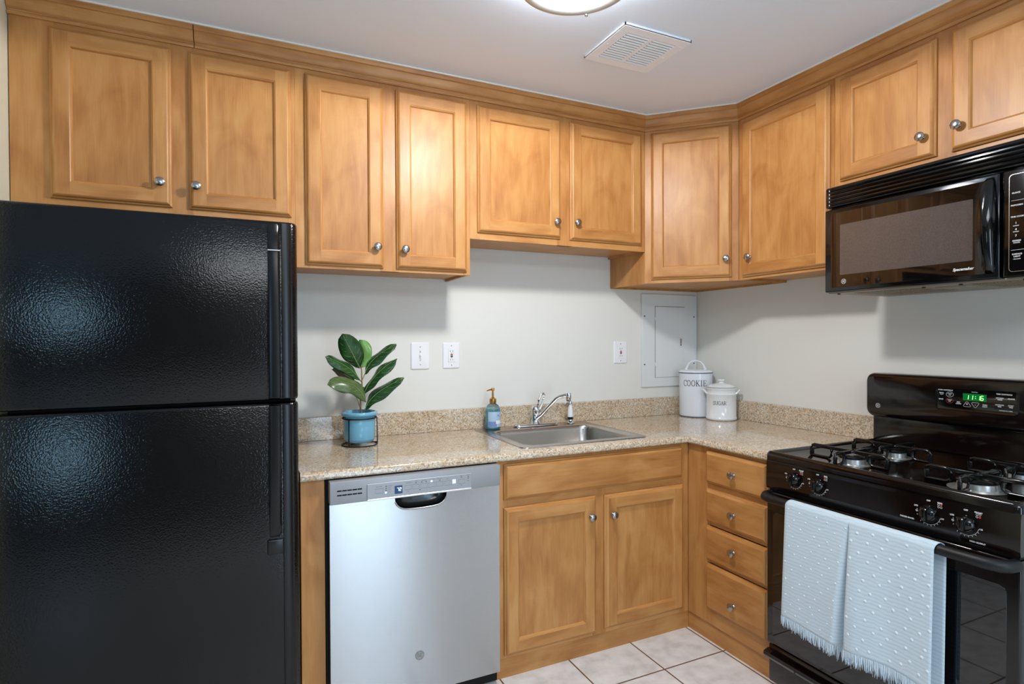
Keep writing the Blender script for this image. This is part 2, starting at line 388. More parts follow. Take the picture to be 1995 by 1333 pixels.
# diagonal corner cabinet
t = thing('wall_cabinet', 'diagonal corner upper cabinet with a single door above the white canisters', 'cabinet', (-.3, -.3, 1.653))
mb = MB()
pent = [(-.002, -.002), (-.641, -.002), (-.641, -.314), (-.314, -.641), (-.002, -.641)]
mb.loft([[(x, y, 1.653) for x, y in pent], [(x, y, 2.5) for x, y in pent]], WV)
mb.face([(x, y, 1.664) for x, y in pent], WH); mb.face([(x, y, 2.5) for x, y in pent], WH)
mb.build('carcass', t, 0)
mb = MB(DIAG)
mb.box((.001, -.016, 1.653), (.046, .001, 2.5), WV, .0008, 1); mb.box((.412, -.016, 1.653), (.457, .001, 2.5), WV, .0008, 1)
mb.box((.046, -.016, 1.653), (.412, .0008, 1.693), WH, .0005, 1); mb.box((.046, -.016, 2.40), (.412, .0008, 2.5), WH, .0005, 1)
mb.build('face_frame', t, 35)
door(t, DIAG, .033, .423, 1.672, 2.426, .0012, (.397, 1.761))

# crown moulding
PATH = [(-3.223, -.318), (-.642, -.318), (-.318, -.642), (-.318, -1.985)]
def offp(d):
    q = .4142*d
    return [(-3.223, -.318-d), (-.642-q, -.318-d), (-.318-d, -.642-q), (-.318-d, -1.985)]
CP = [(0, 2.438), (.007, 2.438), (.010, 2.443), (.0095, 2.448), (.005, 2.451), (.007, 2.456), (.012, 2.458), (.0165, 2.463), (.020, 2.474), (.0225, 2.489), (.0225, 2.493), (.027, 2.495), (.030, 2.500), (.030, 2.514)]
def crown(i, s0, s1, label):
    mb = MB(); rings = []
    for e, s in ((i, s0), (i+1, s1)):
        ring = []
        for d, z in CP:
            a, b = offp(d)[i], offp(d)[i+1]
            x = a[0]+(b[0]-a[0])*s; y = a[1]+(b[1]-a[1])*s
            ring.append((x, y, z))
        a, b = offp(0)[i], offp(0)[i+1]; ring.append((a[0]+(b[0]-a[0])*s, a[1]+(b[1]-a[1])*s, 2.514))
        rings.append(ring)
    mb.loft(rings, WH, True, True, True)
    tag(mb.build('crown_molding', smooth=35), label, 'molding', 'crown molding along the cabinet tops')
sj = (-2.687+3.223)/2.581
crown(0, 0, sj-.0006, 'short maple crown molding piece above the refrigerator cabinet, left of the joint')
crown(0, sj+.0006, 1, 'long maple crown molding above the sink wall cabinets, between joint and corner')
crown(1, 0, 1, 'angled maple crown molding piece over the diagonal corner cabinet')
crown(2, 0, 1, 'maple crown molding running above the microwave wall cabinets')
mb = MB(); ring = []
mb.loft([[(*offp(d)[i], z) for d, z in ((.025, 2.512), (.0345, 2.513), (.0335, CZ+.001), (.024, CZ+.001))] for i in range(4)], CAULK, True, True, True)
struct(mb.build('trim_1', smooth=0))

# ---------------------------------------------------------------- base cabinets
FD = .648
t = thing('base_cabinet', 'base cabinet with false drawer front and two doors under the sink', 'cabinet', (-1.15, -.33, 0))
mb = MB(BACK)
mb.box((-1.630, .02, .08), (-1.615, .63, .8815), WV); mb.box((-.67, .02, .08), (-.655, .63, .8815), WV); mb.box((-1.615, .02, .08), (-.67, .63, .095), WH)
mb.box((-1.630, .60, 0), (-.64, .640, .082), WH)
mb.build('carcass', t, 0)
frame(t, BACK, -1.631, -.648, .082, .8815, .63, FD, [(-1.631, -1.585), (-1.182, -1.112), (-.70, -.648)], [(.082, .125), (.675, .735), (.855, .8815)])
door(t, BACK, -1.601, -.694, .722, .866, FD+.0002, None, 'drawer_front')
door(t, BACK, -1.601, -1.169, .097, .690, FD+.0002, (-1.201, .607))
door(t, BACK, -1.124, -.688, .103, .687, FD+.0002, (-1.089, .603))
t = thing('base_cabinet', 'base cabinet with four stacked drawers between the corner and the range', 'cabinet', (-.33, -.9, 0))
mb = MB(RIGHT)
mb.box((.66, .02, .08), (.675, .63, .8815), WV); mb.box((1.123, .02, .08), (1.138, .63, .8815), WV)
mb.box((.641, .60, 0), (1.138, .640, .082), WH)
mb.build('carcass', t, 0)
frame(t, RIGHT, .649, 1.138, .082, .8815, .63, FD, [(.649, .79), (1.1, 1.138)], [(.082, .165), (.36, .378), (.53, .555), (.69, .715), (.86, .8815)])
for a, b, k in ((.718, .864, .787), (.545, .694, .616), (.372, .527, .458), (.153, .358, .23)):
    o = door(t, RIGHT, .777, 1.115, a, b, FD+.0002, (.947, k), 'drawer_front')
mb = MB(BACK); mb.box((-2.362, .02, 0), (-2.283, FD, .8815), WV, .001, 1)
tag(mb.build('end_panel', smooth=35), 'narrow maple filler panel between refrigerator and dishwasher', 'panel')

# ---------------------------------------------------------------- countertop with backsplash
SX0, SX1, SY0, SY1 = -1.497, -.845, -.612, -.035     # sink flange outline
t = thing('countertop', 'L-shaped speckled beige granite countertop with low backsplash', 'countertop', (-1.3, -.33, .884))
mb = MB(); ZT, ZB, E0 = .912, .882, .674
hx0, hx1, hy0, hy1 = SX0+.02, SX1-.02, SY0+.02, SY1-.02
XL, YR = -2.364, -1.139
def top(z):
    R = .662
    for (a, b, c, d_) in ((XL, hx0, -R, -.002), (hx1, -.002, -R, -.002), (hx0, hx1, -R, hy0), (hx0, hx1, hy1, -.002)):
        mb.face([(a, c, z), (b, c, z), (b, d_, z), (a, d_, z)], GRAN)
    mb.face([(-R, YR, z), (-.002, YR, z), (-.002, -R, z), (-R, -R, z)], GRAN)
top(ZT); top(ZB)
ep = [(.662, ZT), (.6675, ZT-.0015), (.672, ZT-.006), (E0, ZT-.013), (E0, ZB+.006), (.671, ZB+.001), (.662, ZB)]
mb.loft([[(x, y, z) for d, z in ep for x, y in [((XL, -d), (-d, -d), (-d, YR))[i]]] for i in range(3)], GRAN, closed=False)
for pts in ([(XL, -.002, ZB), (XL, -.002, ZT)]+[(XL, -d, z) for d, z in ep], [(-.002, YR, ZB), (-.002, YR, ZT)]+[(-d, YR, z) for d, z in ep]): mb.face(pts, GRAN)
for a, b in (((hx0, hy0), (hx1, hy0)), ((hx1, hy0), (hx1, hy1)), ((hx1, hy1), (hx0, hy1)), ((hx0, hy1), (hx0, hy0))):
    mb.face([(*a, ZB), (*b, ZB), (*b, ZT), (*a, ZT)], GRAN)
bmesh.ops.remove_doubles(mb.bm, verts=mb.bm.verts, dist=1e-5)
mb.build('worktop', t, 30)
mb = MB(BACK); mb.box((XL, .001, ZT+.0003), (-.0215, .021, 1.018), GRAN, .0015, 1); mb.build('backsplash', t, 35)
mb = MB(RIGHT); mb.box((.001, .001, ZT+.0003), (1.1385, .021, 1.018), GRAN, .0015, 1); mb.build('backsplash', t, 35)

# ---------------------------------------------------------------- sink, faucet, sprayer
t = thing('kitchen_sink', 'drop-in stainless steel single bowl sink in the granite counter', 'sink', (-1.17, -.32, ZT))
mb = MB(); bx0, bx1, by0, by1 = -1.447, -.892, -.560, -.150
lv = [(SX0, SX1, SY0, SY1, .035, ZT+.0005), (SX0+.001, SX1-.001, SY0+.001, SY1-.001, .034, ZT+.003), (SX0+.012, SX1-.012, SY0+.012, SY1-.012, .03, ZT+.006),
      (bx0-.01, bx1+.01, by0-.01, by1+.01, .06, ZT+.004), (bx0, bx1, by0, by1, .055, ZT+.0015), (bx0+.004, bx1-.004, by0+.004, by1-.004, .053, ZT-.006),
      (bx0+.006, bx1-.006, by0+.006, by1-.006, .052, ZT-.02), (bx0+.014, bx1-.014, by0+.014, by1-.014, .055, ZT-.13), (bx0+.03, bx1-.03, by0+.03, by1-.03, .06, ZT-.165), (bx0+.06, bx1-.06, by0+.06, by1-.06, .07, ZT-.178), (-1.23, -1.11, -.415, -.295, .0599, ZT-.183)]
mb.loft([[(x, y, l[5]) for x, y in rrect(*l[:5], n=8)] for l in lv], SINKST, True, False, True)
mb.build('basin', t, 50)
mb = MB(); mb.lathe((-1.17, -.355, ZT-.183), [(0, .001), (.02, .001), (.022, .003), (.045, .004), (.055, .0015)], CHROME, 'z', 24); mb.build('drain', t)
t = thing('faucet', 'chrome single-lever kitchen faucet with angled spout on the sink deck', 'faucet', (-1.167, -.085, ZT+.006))
fy = -.088; zd = ZT+.0065
mb = MB(); mb.loft([[(x, y, z) for x, y in rrect(-1.292+i, -1.038-i, fy-.028+i, fy+.028-i, .0279-i, 6)] for i, z in ((0, zd), (.0, zd+.006), (.004, zd+.011), (.010, zd+.013))], CHROME, True, True, True)
mb.build('base_plate', t, 40)
mb = MB(); mb.lathe((-1.167, fy, zd), [(.03, .01), (.026, .018), (.022, .03), (.0205, .06), (.021, .075), (.0225, .083), (.0205, .095), (.015, .103), (0, .106)], CHROME, 'z', 24); mb.build('body', t, 50)
mb = MB()
mb.tube([(-1.165, fy, .985), (-1.158, fy-.004, 1.01), (-1.150, fy-.005, 1.05), (-1.138, fy-.006, 1.077), (-1.124, fy-.006, 1.083), (-1.118, fy-.006, 1.074), (-1.125, fy-.006, 1.05), (-1.138, fy-.006, 1.015), (-1.152, fy-.003, .990)], [.009, .007, .0055, .006, .007, .006, .005, .006, .008], CHROME, 10)
mb.build('lever', t, 60)
mb = MB()
sp = [(-1.165, fy-.01, .958), (-1.150, fy-.03, .975), (-1.115, -.155, 1.030), (-1.095, -.178, 1.062), (-1.082, -.19, 1.073), (-1.06, -.21, 1.080), (-1.042, -.225, 1.081)]
mb.tube(sp, [.014, .011, .0105, .010, .010, .0105, .011], CHROME, 12)
mb.lathe((-1.047, -.222, 1.050), [(.0, 0), (.011, 0), (.0125, .004), (.0125, .012), (.014, .014), (.014, .036), (.012, .043), (0, .044)], CHROME, 'z', 20)
mb.build('spout', t, 50)
t = thing('side_sprayer', 'white and chrome side sprayer standing right of the faucet', 'sprayer', (-.952, -.085, ZT+.006))
cx, cy = -.956, -.085
mb = MB(); mb.lathe((cx, cy, zd), [(.024, 0), (.024, .003), (.018, .007), (.012, .01), (.011, .018), (0, .018)], CHROME, 'z', 24); mb.build('deck_holder', t)
mb = MB(); mb.lathe((cx, cy, zd), [(0, .018), (.014, .018), (.0145, .03), (.0125, .032), (0, .032)], MATTE, 'z', 24); mb.build('collar', t)
mb = MB(); mb.lathe((cx, cy, zd), [(0, .032), (.0145, .032), (.0145, .05), (.012, .075), (.0085, .092), (.0085, .1), (0, .1)], WHITEP, 'z', 24); mb.build('handle', t)
mb = MB(); mb.lathe((cx-.002, cy, zd), [(0, .1), (.011, .1), (.012, .108), (.010, .117), (0, .119)], CHROME, 'z', 24); mb.build('spray_head', t)
mb = MB(BACK); mb.lathe((cx-.021, .085, zd+.098), [(0, -.004), (.012, -.004), (.0135, 0), (.012, .004), (0, .004)], CHROME, 'd', 24); mb.build('trigger', t)

# ---------------------------------------------------------------- soap dispenser
t = thing('soap_dispenser', 'clear soap bottle of pale blue liquid with brass pump on the sink corner', 'soap dispenser', (-1.405, -.085, ZT+.006))
sxp, syp = -1.407, -.088; z0 = ZT+.0065
GL = mat('bottle_glass', (225, 245, 248), .02, trans=1, ior=1.3); LQ = mat('soap_liquid', (150, 206, 218), .1, trans=.5, ior=1.33)
mb = MB(); mb.lathe((sxp, syp, z0), [(0, 0), (.034, 0), (.0385, .004), (.0385, .088), (.036, .104), (.028, .118), (.015, .127), (.0135, .134), (0, .134)], GL, 'z', 40); mb.build('bottle', t, 50)
mb = MB(); mb.lathe((sxp, syp, z0), [(0, .004), (.031, .004), (.0355, .008), (.0355, .088), (.033, .100), (0, .1005)], LQ, 'z', 40); mb.build('liquid', t, 50)
def cyl_patch(mb, cx, cy, r, a0, a1, z0_, z1_, m, n=16):
    mb.loft([[(cx+r*math.sin(a0+(a1-a0)*i/n), cy-r*math.cos(a0+(a1-a0)*i/n), z) for i in range(n+1)] for z in (z0_, z1_)], m, closed=False)
LB1 = mat('label_blue', (172, 200, 224), .5); LB2 = mat('label_violet', (120, 140, 195), .5)
mb = MB(); cyl_patch(mb, sxp, syp, .0389, -1.05, 1.15, z0+.012, z0+.088, LB1); o = mb.build('label', t, 60)
mb = MB(); cyl_patch(mb, sxp, syp, .0392, -1.0, .1, z0+.014, z0+.04, LB2); cyl_patch(mb, sxp, syp, .0393, .0, .85, z0+.028, z0+.045, WHITEP)
for q, zz in enumerate((.068, .072, .066)): cyl_patch(mb, sxp, syp, .0393, .15+q*.1, .5, z0+zz, z0+zz+.0012, INK)
mb.build('print', o, 60)
mb = MB()
mb.lathe((sxp, syp, z0), [(.0, .13), (.017, .13), (.0175, .132), (.0175, .150), (.012, .152), (.009, .156), (.0055, .158), (.005, .190), (.008, .191), (.0085, .200), (.006, .205), (0, .206)], GOLD, 'z', 24)
mb.tube([(sxp, syp, z0+.197), (sxp-.02, syp-.008, z0+.196), (sxp-.038, syp-.014, z0+.192)], [.005, .0035, .0025], GOLD, 10)
mb.build('pump', t, 50)

# ---------------------------------------------------------------- canisters
GL_ = {'C': (.62, [([(.54, .70), (.52, .86), (.42, .97), (.28, .99), (.14, .88), (.07, .68), (.06, .45), (.10, .22), (.2, .06), (.34, .01), (.47, .06), (.55, .2)], 1), ([(.55, .98), (.55, .68)], .6)]),
 'O': (.66, [([(.32+.25*math.cos(a*PI/10), .5+.48*math.sin(a*PI/10)) for a in range(21)], 1)]),
 'K': (.66, [([(.14, 0), (.14, 1)], 1.3), ([(.04, .98), (.26, .98)], .6), ([(.04, .02), (.26, .02)], .6), ([(.16, .42), (.52, .97)], .7), ([(.26, .55), (.55, .03)], 1.3), ([(.42, .98), (.62, .98)], .6), ([(.42, .02), (.66, .02)], .6)]),
 'I': (.44, [([(.2, 0), (.2, 1)], 1.3), ([(.06, .98), (.34, .98)], .6), ([(.06, .02), (.34, .02)], .6)]),
 'E': (.64, [([(.14, 0), (.14, 1)], 1.3), ([(.03, .98), (.56, .98)], .6), ([(.03, .02), (.58, .02)], .6), ([(.14, .52), (.42, .52)], .6), ([(.55, .98), (.55, .76)], .8), ([(.57, .02), (.57, .26)], .8), ([(.42, .64), (.42, .40)], .7)]),
 'S': (.62, [([(.5, .72), (.46, .9), (.32, .98), (.17, .92), (.10, .78), (.16, .62), (.30, .54), (.44, .46), (.53, .32), (.50, .14), (.38, .03), (.24, .02), (.12, .12), (.08, .3)], 1), ([(.51, .98), (.51, .7)], .6), ([(.07, .02), (.07, .3)], .6)]),
 'U': (.68, [([(.14, .98), (.14, .3), (.2, .1), (.33, .01), (.46, .08), (.54, .3), (.54, .98)], 1), ([(.03, .98), (.26, .98)], .6), ([(.43, .98), (.64, .98)], .6)]),
 'G': (.68, [([(.54, .70), (.52, .86), (.42, .97), (.28, .99), (.14, .88), (.07, .68), (.06, .45), (.10, .22), (.2, .06), (.34, .01), (.47, .04), (.56, .14), (.56, .42)], 1), ([(.55, .98), (.55, .70)], .6), ([(.38, .43), (.66, .43)], .6)]),
 'A': (.68, [([(.08, 0), (.33, .99)], .7), ([(.33, .99), (.58, 0)], 1.3), ([(.17, .34), (.50, .34)], .6), ([(0, .02), (.2, .02)], .6), ([(.46, .02), (.68, .02)], .6)]),
 'R': (.68, [([(.14, 0), (.14, 1)], 1.3), ([(.03, .98), (.36, .98), (.50, .9), (.53, .75), (.48, .58), (.34, .5), (.14, .5)], .9), ([(.34, .5), (.5, .2), (.58, .03)], 1.2), ([(.03, .02), (.26, .02)], .6), ([(.52, .02), (.67, .02)], .6)])}
def cyl_word(parent, word, cx, cy, r, ang, zc, h, m, wscale=1.0, sw=.075):
    mb = MB(); tot = sum(GL_[c][0] for c in word)*wscale; x = -tot/2; k = mb.mi(m)
    def P(u, z): a = ang+u*h/r; return Vector((cx+r*math.sin(a), cy-r*math.cos(a), zc+(z-.5)*h))
    for ch in word:
        w_, st = GL_[ch]
        for pts, ww in st:
            Q = []
            for (a, b), (c, d) in zip(pts, pts[1:]):
                for i in range(3): Q.append((a+(c-a)*i/3, b+(d-b)*i/3))
            Q.append(pts[-1]); V = []
            for i, (a, b) in enumerate(Q):
                p0 = Q[max(i-1, 0)]; p1 = Q[min(i+1, len(Q)-1)]; t_ = Vector((p1[0]-p0[0], p1[1]-p0[1])).normalized(); hw = sw*ww/2
                V.append((mb.bm.verts.new(P(x+(a-t_.y*hw)*wscale, b+t_.x*hw)), mb.bm.verts.new(P(x+(a+t_.y*hw)*wscale, b-t_.x*hw))))
            for a, b in zip(V, V[1:]): mb.bm.faces.new((a[0], b[0], b[1], a[1])).material_index = k
        x += w_*wscale
    return mb.build('lettering', parent, 0)
ENAM = mat('white_enamel', (226, 231, 238), .18, coat=.3)
cx, cy, R = -.128, -.132, .094; z0 = ZT+.0005
t = thing('cookie_canister', 'tall white enamel cookie canister with loop-handled lid in the counter corner', 'canister', (cx, cy, z0))
mb = MB(); mb.lathe((cx, cy, z0), [(0, .002), (R-.004, 0), (R-.001, .004), (R, .01), (R, .252), (0, .252)], ENAM, 'z', 48); b_ = mb.build('body', t, 50)
mb = MB(); mb.lathe((cx, cy, z0), [(R-.003, .0), (R+.0004, .0015), (R+.0004, .005)], BLINE, 'z', 48, cap=False); mb.build('base_line', b_, 50)
cyl_word(b_, 'COOKIE', cx, cy, R+.0004, -.79, z0+.197, .034, INK, 1.12, .085)
mb = MB(); mb.lathe((cx, cy, z0), [(0, .2525), (R+.002, .2525), (R+.003, .256), (R+.003, .262), (R-.002, .268), (R-.02, .273), (0, .276)], ENAM, 'z', 48); l_ = mb.build('lid', t, 50)
mb = MB(); mb.lathe((cx, cy, z0), [(R+.002, .2523), (R+.0036, .2535), (R+.0036, .258)], BLINE, 'z', 48, cap=False); mb.build('rim_line', l_, 50)
ca, sa = math.cos(.74), -math.sin(.74)
mb = MB(); hp = []
for i in range(13):
    a = PI*i/12; q = -math.cos(a)*.048; hp.append((cx+q*ca, cy+q*sa, z0+.272+.052*math.sin(a)**.8))
hp[0] = (cx-.055*ca, cy-.055*sa, z0+.272); hp[-1] = (cx+.055*ca, cy+.055*sa, z0+.272)
mb.tube(hp, [.009, .0065]+[.0045]*9+[.0065, .009], ENAM, 10); mb.build('lid_handle', l_, 60)
cx, cy, R = -.112, -.318, .083
t = thing('sugar_jar', 'short white ceramic sugar jar with side handles in front of the tall canister', 'canister', (cx, cy, z0))
mb = MB(); mb.lathe((cx, cy, z0), [(0, .001), (R-.006, 0), (R-.001, .004), (R+.001, .010), (R-.0005, .016), (R-.003, .019), (R-.003, .138), (R-.0005, .141), (R-.0005, .147), (R-.005, .150), (R-.006, .168), (R-.002, .172), (R-.002, .178), (R-.012, .180), (0, .180)], CERAM, 'z', 48); b_ = mb.build('body', t, 50)
cyl_word(b_, 'SUGAR', cx, cy, R-.0026, -.90, z0+.098, .021, INK, 1.05, .10)
mb = MB(); mb.lathe((cx, cy, z0), [(0, .181), (R-.009, .181), (R-.006, .184), (R-.010, .189), (R-.03, .198), (.02, .203), (.013, .206), (.011, .212), (.018, .216), (.020, .220), (.017, .225), (0, .227)], CERAM, 'z', 48); mb.build('lid', t, 50)
for sg in (-1, 1):
    ux, uy = math.cos(.78)*sg, -math.sin(.78)*sg; vx, vy = math.sin(.78), math.cos(.78)
    hp = []
    for i in range(11):
        a = -PI/2+PI*i/10; e = math.cos(a)*.020+(-.004); w_ = math.sin(a)*.022
        hp.append((cx+ux*(R-.003+e)+vx*w_, cy+uy*(R-.003+e)+vy*w_, z0+.146+.022*math.cos(a)))
    mb = MB(); mb.tube(hp, .0055, CERAM, 10); mb.build('handle', t, 60)

# ---------------------------------------------------------------- potted plant in a wire stand
px, py = -2.083, -.205
t = thing('potted_plant', 'fiddle leaf fig with nine leaves in a round sky-blue glazed pot', 'plant', (px, py, .925))
POT = mat('blue_glaze', (112, 176, 206), .12, coat=.6, coat_rough=.05)
tc = N(POT, 'ShaderNodeTexCoord'); nn = N(POT, 'ShaderNodeTexNoise'); nn.inputs['Scale'].default_value = 55; nn.inputs['Detail'].default_value = 1; L(POT, tc, 'Object', nn, 'Vector'); bump(POT, nn, 'Fac', .18, .002)
mb = MB(); zb = .926
mb.lathe((px, py, zb), [(0, 0), (.052, 0), (.060, .004), (.065, .016), (.0665, .06), (.0665, .108), (.0685, .112), (.0745, .116), (.077, .121), (.0765, .127), (.072, .131), (.066, .131), (.063, .127), (.062, .118), (0, .112)], POT, 'z', 48)
mb.build('pot', t, 50)
STEM = mat('stem', (128, 112, 72), .6)
def leafmat(name, c1, c2):
    m = mat(name, c1, .3, coat=.2, coat_rough=.2)
    tc = N(m, 'ShaderNodeTexCoord'); n = N(m, 'ShaderNodeTexNoise'); n.inputs['Scale'].default_value = 20; L(m, tc, 'Object', n, 'Vector')
    r = ramp(m, [(.3, c1), (.7, c2)]); L(m, n, 'Fac', r, 0); L(m, r, 0, bsdf(m), 'Base Color')
    bsdf(m).inputs['Subsurface Weight'].default_value = 0; return m
LF = leafmat('leaf_dark', (22, 58, 28), (40, 84, 36)); LF2 = leafmat('leaf_light', (92, 140, 66), (112, 160, 80)); LFU = leafmat('leaf_olive', (70, 92, 50), (92, 112, 64)); LVN = mat('leaf_vein', (128, 158, 98), .5); LBR = leafmat('leaf_brown', (92, 92, 72), (118, 112, 88))
def leaf(base, ctrl, tip, width, normal, m, wave=.006, fold=.32):
    """obovate leaf blade: midrib base -> ctrl -> tip, blade faces 'normal'"""
    B, Cc, T = Vector(base), Vector(ctrl), Vector(tip); nrm = Vector(normal).normalized(); n = 14; rows = []; mid = []
    ph = random.random()*6
    for i in range(n+1):
        s = i/n; p = B*(1-s)**2+Cc*2*s*(1-s)+T*s*s; tg = ((Cc-B)*(1-s)+(T-Cc)*s).normalized()
        sd = tg.cross(nrm).normalized(); nn_ = sd.cross(tg).normalized()
        w_ = width*.57*(math.sin(PI*min(1, s**.95*.985+.01))**.55)*(.55+.60*s) if 0 < s < 1 else .001
        row = []
        for j in range(-4, 5):
            q = j/4; row.append(p+sd*w_*q+nn_*(fold*w_*(abs(q)**1.5)*(-1)+wave*math.sin(s*11+ph+(1.5 if q > 0 else 0))*q*q + (-.0009 if j == 0 else 0)))
        rows.append(row); mid.append(p+nn_*.0007)
    mb = MB(); mb.loft(rows, m, closed=False)
    Lm = mb.build('leaf', t, 80, recalc=False)
    sol = Lm.modifiers.new('thick', 'SOLIDIFY'); sol.thickness = .0012; sol.offset = -1
    vb = MB(); vb.tube(mid, [.0016*(1-.7*i/n) for i in range(n+1)], LVN, 6)
    for i in range(2, n-1, 2):
        for sg in (-1, 1):
            a = rows[i][4]; b = rows[min(i+2, n)][4+sg*3]; c_ = rows[min(i+1, n)][4+sg*2]
            vb.tube([a, c_, b], [.0007, .0006, .0003], LVN, 5)
    vb.build('veins', Lm, 60)
V = Vector; cam_dir = V((-.45, -.9, .12))
leaf((-2.080, -.205, 1.245), (-2.105, -.235, 1.285), (-2.160, -.255, 1.392), .092, (-.30, -.95, .15), LF)
leaf((-2.073, -.195, 1.245), (-2.040, -.195, 1.300), (-2.078, -.185, 1.366), .066, (-.45, -.9, .1), LF2)
leaf((-2.058, -.205, 1.215), (-2.050, -.215, 1.285), (-1.925, -.225, 1.345), .066, (-.55, -.6, .65), LF)
leaf((-2.066, -.230, 1.135), (-2.045, -.265, 1.215), (-1.938, -.285, 1.285), .066, (-.75, -.5, .55), LF)
leaf((-2.062, -.225, 1.063), (-2.055, -.255, 1.135), (-1.905, -.275, 1.198), .070, (-.55, -.65, .6), LF)
leaf((-2.080, -.215, 1.19), (-2.130, -.235, 1.265), (-2.228, -.250, 1.294), .062, (.10, -.75, .65), LF)
leaf((-2.098, -.185, 1.185), (-2.14, -.16, 1.225), (-2.188, -.14, 1.236), .045, (-.2, -.85, -.45), LBR)
leaf((-2.064, -.260, 1.10), (-2.110, -.285, 1.215), (-2.225, -.285, 1.182), .082, (.10, -.8, .6), LFU)
leaf((-2.075, -.175, 1.155), (-2.06, -.165, 1.145), (-2.055, -.15, 1.118), .035, (-.2, -.9, .2), LF)
mb = MB()
mb.tube([(-2.078, -.205, 1.035), (-2.078, -.205, 1.10), (-2.071, -.205, 1.16), (-2.072, -.203, 1.22), (-2.073, -.2, 1.262)], [.0042, .0036, .003, .0026, .002], STEM, 8)
mb.tube([(-2.080, -.21, 1.04), (-2.085, -.235, 1.075), (-2.098, -.262, 1.105), (-2.112, -.272, 1.14)], [.0032, .0025, .0022, .0018], STEM, 8)
mb.tube([(-2.070, -.207, 1.035), (-2.064, -.218, 1.05), (-2.062, -.225, 1.07)], .002, STEM, 8)
for b0, b1 in (((-2.073, -.203, 1.24), (-2.082, -.207, 1.25)), ((-2.071, -.205, 1.19), (-2.058, -.206, 1.22)), ((-2.075, -.205, 1.13), (-2.066, -.23, 1.14)), ((-2.072, -.205, 1.18), (-2.081, -.215, 1.192)), ((-2.072, -.204, 1.17), (-2.098, -.185, 1.187)), ((-2.076, -.2, 1.14), (-2.075, -.178, 1.153))):
    mb.tube([b0, b1], .0018, STEM, 6)
mb.build('stem', t, 60)
mb = MB(); mb.lathe((px, py, 1.034), [(0, .003), (.03, .004), (.0615, .003)], mat('potting_moss', (70, 120, 130), .7), 'z', 24); mb.build('soil', t)
t = thing('plant_stand', 'thin black wire stand around the blue plant pot', 'plant stand', (px, py, ZT))
mb = MB(); rs = .0745
mb.tube([(px+rs*math.cos(a*PI/20), py+rs*math.sin(a*PI/20), ZT+.0028) for a in range(40)], .0025, MATTE, 6, cyc=True); mb.build('base_ring', t, 60)
mb = MB(); mb.tube([(px+.0715*math.cos(a*PI/20), py+.0715*math.sin(a*PI/20), zb+.1035) for a in range(40)], .003, MATTE, 6, cyc=True); mb.build('top_ring', t, 60)
for ang in (-10, -136, 108):
    a = math.radians(ang); mb = MB(); ex, ey = math.cos(a), math.sin(a)
    mb.tube([(px+ex*rs, py+ey*rs, ZT+.003), (px+ex*rs, py+ey*rs, ZT+.012), (px+ex*.073, py+ey*.073, zb+.104)], .0024, MATTE, 6)
    mb.build('upright', t, 60)
mb = MB()
for ang in (-10, -136, 108):
    a = math.radians(ang); mb.tube([(px+math.cos(a)*rs, py+math.sin(a)*rs, ZT+.0105), (px, py, ZT+.0105)], .002, MATTE, 6)
mb.build('cross_wire', t, 60)

# ---------------------------------------------------------------- wall plates and breaker panel
def plate(name, label, cat, u0, u1, z0, z1, kind, group=None):
    uc, zc = (u0+u1)/2, (z0+z1)/2; w_ = u1-u0; f = w_/.095 if kind != 'x' else 1
    t = thing(name, label, cat, (uc, 0, zc), group)
    mb = MB(BACK); mb.loft([[(x, d, z) for x, z in rrect(u0+i, u1-i, z0+i, z1-i, .006, 4)] for i, d in ((0, .0), (0, .003), (.002, .0055), (.006, .0065))], WHITEP, True, True, True)
    mb.build('cover_plate', t, 40)
    for dz in (-.043, .043): mb = MB(BACK); mb.lathe((uc, .0066, zc+dz*(1.12 if kind == 'outlet' else 1)), [(0, 0), (.003, 0), (.0025, .0008), (0, .0009)], STEEL, 'd', 12); mb.build('screw', t)
    if kind == 'outlet':
        mb = MB(BACK); mb.box((uc-.0167, .006, zc-.0335), (uc+.0167, .0085, zc+.0335), WHITEP, .001, 1); g = mb.build('receptacle', t, 40)
        mb = MB(BACK)
        for s in (-1, 1):
            for q in (-1, 1): mb.box((uc+q*.0065-.001, .0084, zc+s*.021-.004), (uc+q*.0065+.001, .0088, zc+s*.021+.004), SLOT)
            mb.lathe((uc, .0084, zc+s*.021-s*.010), [(0, 0), (.0022, 0), (.0022, .0004), (0, .0004)], SLOT, 'd', 12)
        mb.build('slots', g)
        mb = MB(BACK); mb.box((uc-.006, .0084, zc+.001), (uc+.006, .0100, zc+.007), RED); mb.build('reset_button', g)
        mb = MB(BACK); mb.box((uc-.006, .0084, zc-.0075), (uc+.006, .0100, zc-.0015), SLOT); mb.build('test_button', g)
    else:
        mb = MB(BACK); mb.box((uc-.005, .006, zc-.012), (uc+.005, .009, zc+.012), WHITEP, .001, 1); mb.box((uc-.0035, .008, zc-.002), (uc+.0035, .017, zc+.006), WHITEP, .001, 1)
        mb.build('toggle', t, 40)
        mb = MB(BACK)
        for dz in (.022, .016, -.017, -.024): mb.box((uc-.003, .0066, zc+dz), (uc+.003, .0070, zc+dz+.002), SLOT)
        mb.build('marks', t)
plate('light_switch', 'white wall switch plate with a single toggle between the plant and the outlet', 'switch', -1.802, -1.709, 1.221, 1.353, 'switch')
plate('wall_outlet', 'white wall outlet right beside the switch plate', 'outlet', -1.640, -1.551, 1.222, 1.351, 'outlet', 'white wall outlets')
plate('wall_outlet', 'white wall outlet left of the breaker panel', 'outlet', -.618, -.527, 1.226, 1.354, 'outlet', 'white wall outlets')
t = thing('breaker_panel', 'grey-white painted metal breaker panel on the wall behind the cookie canister', 'breaker panel', (-.217, 0, 1.08))
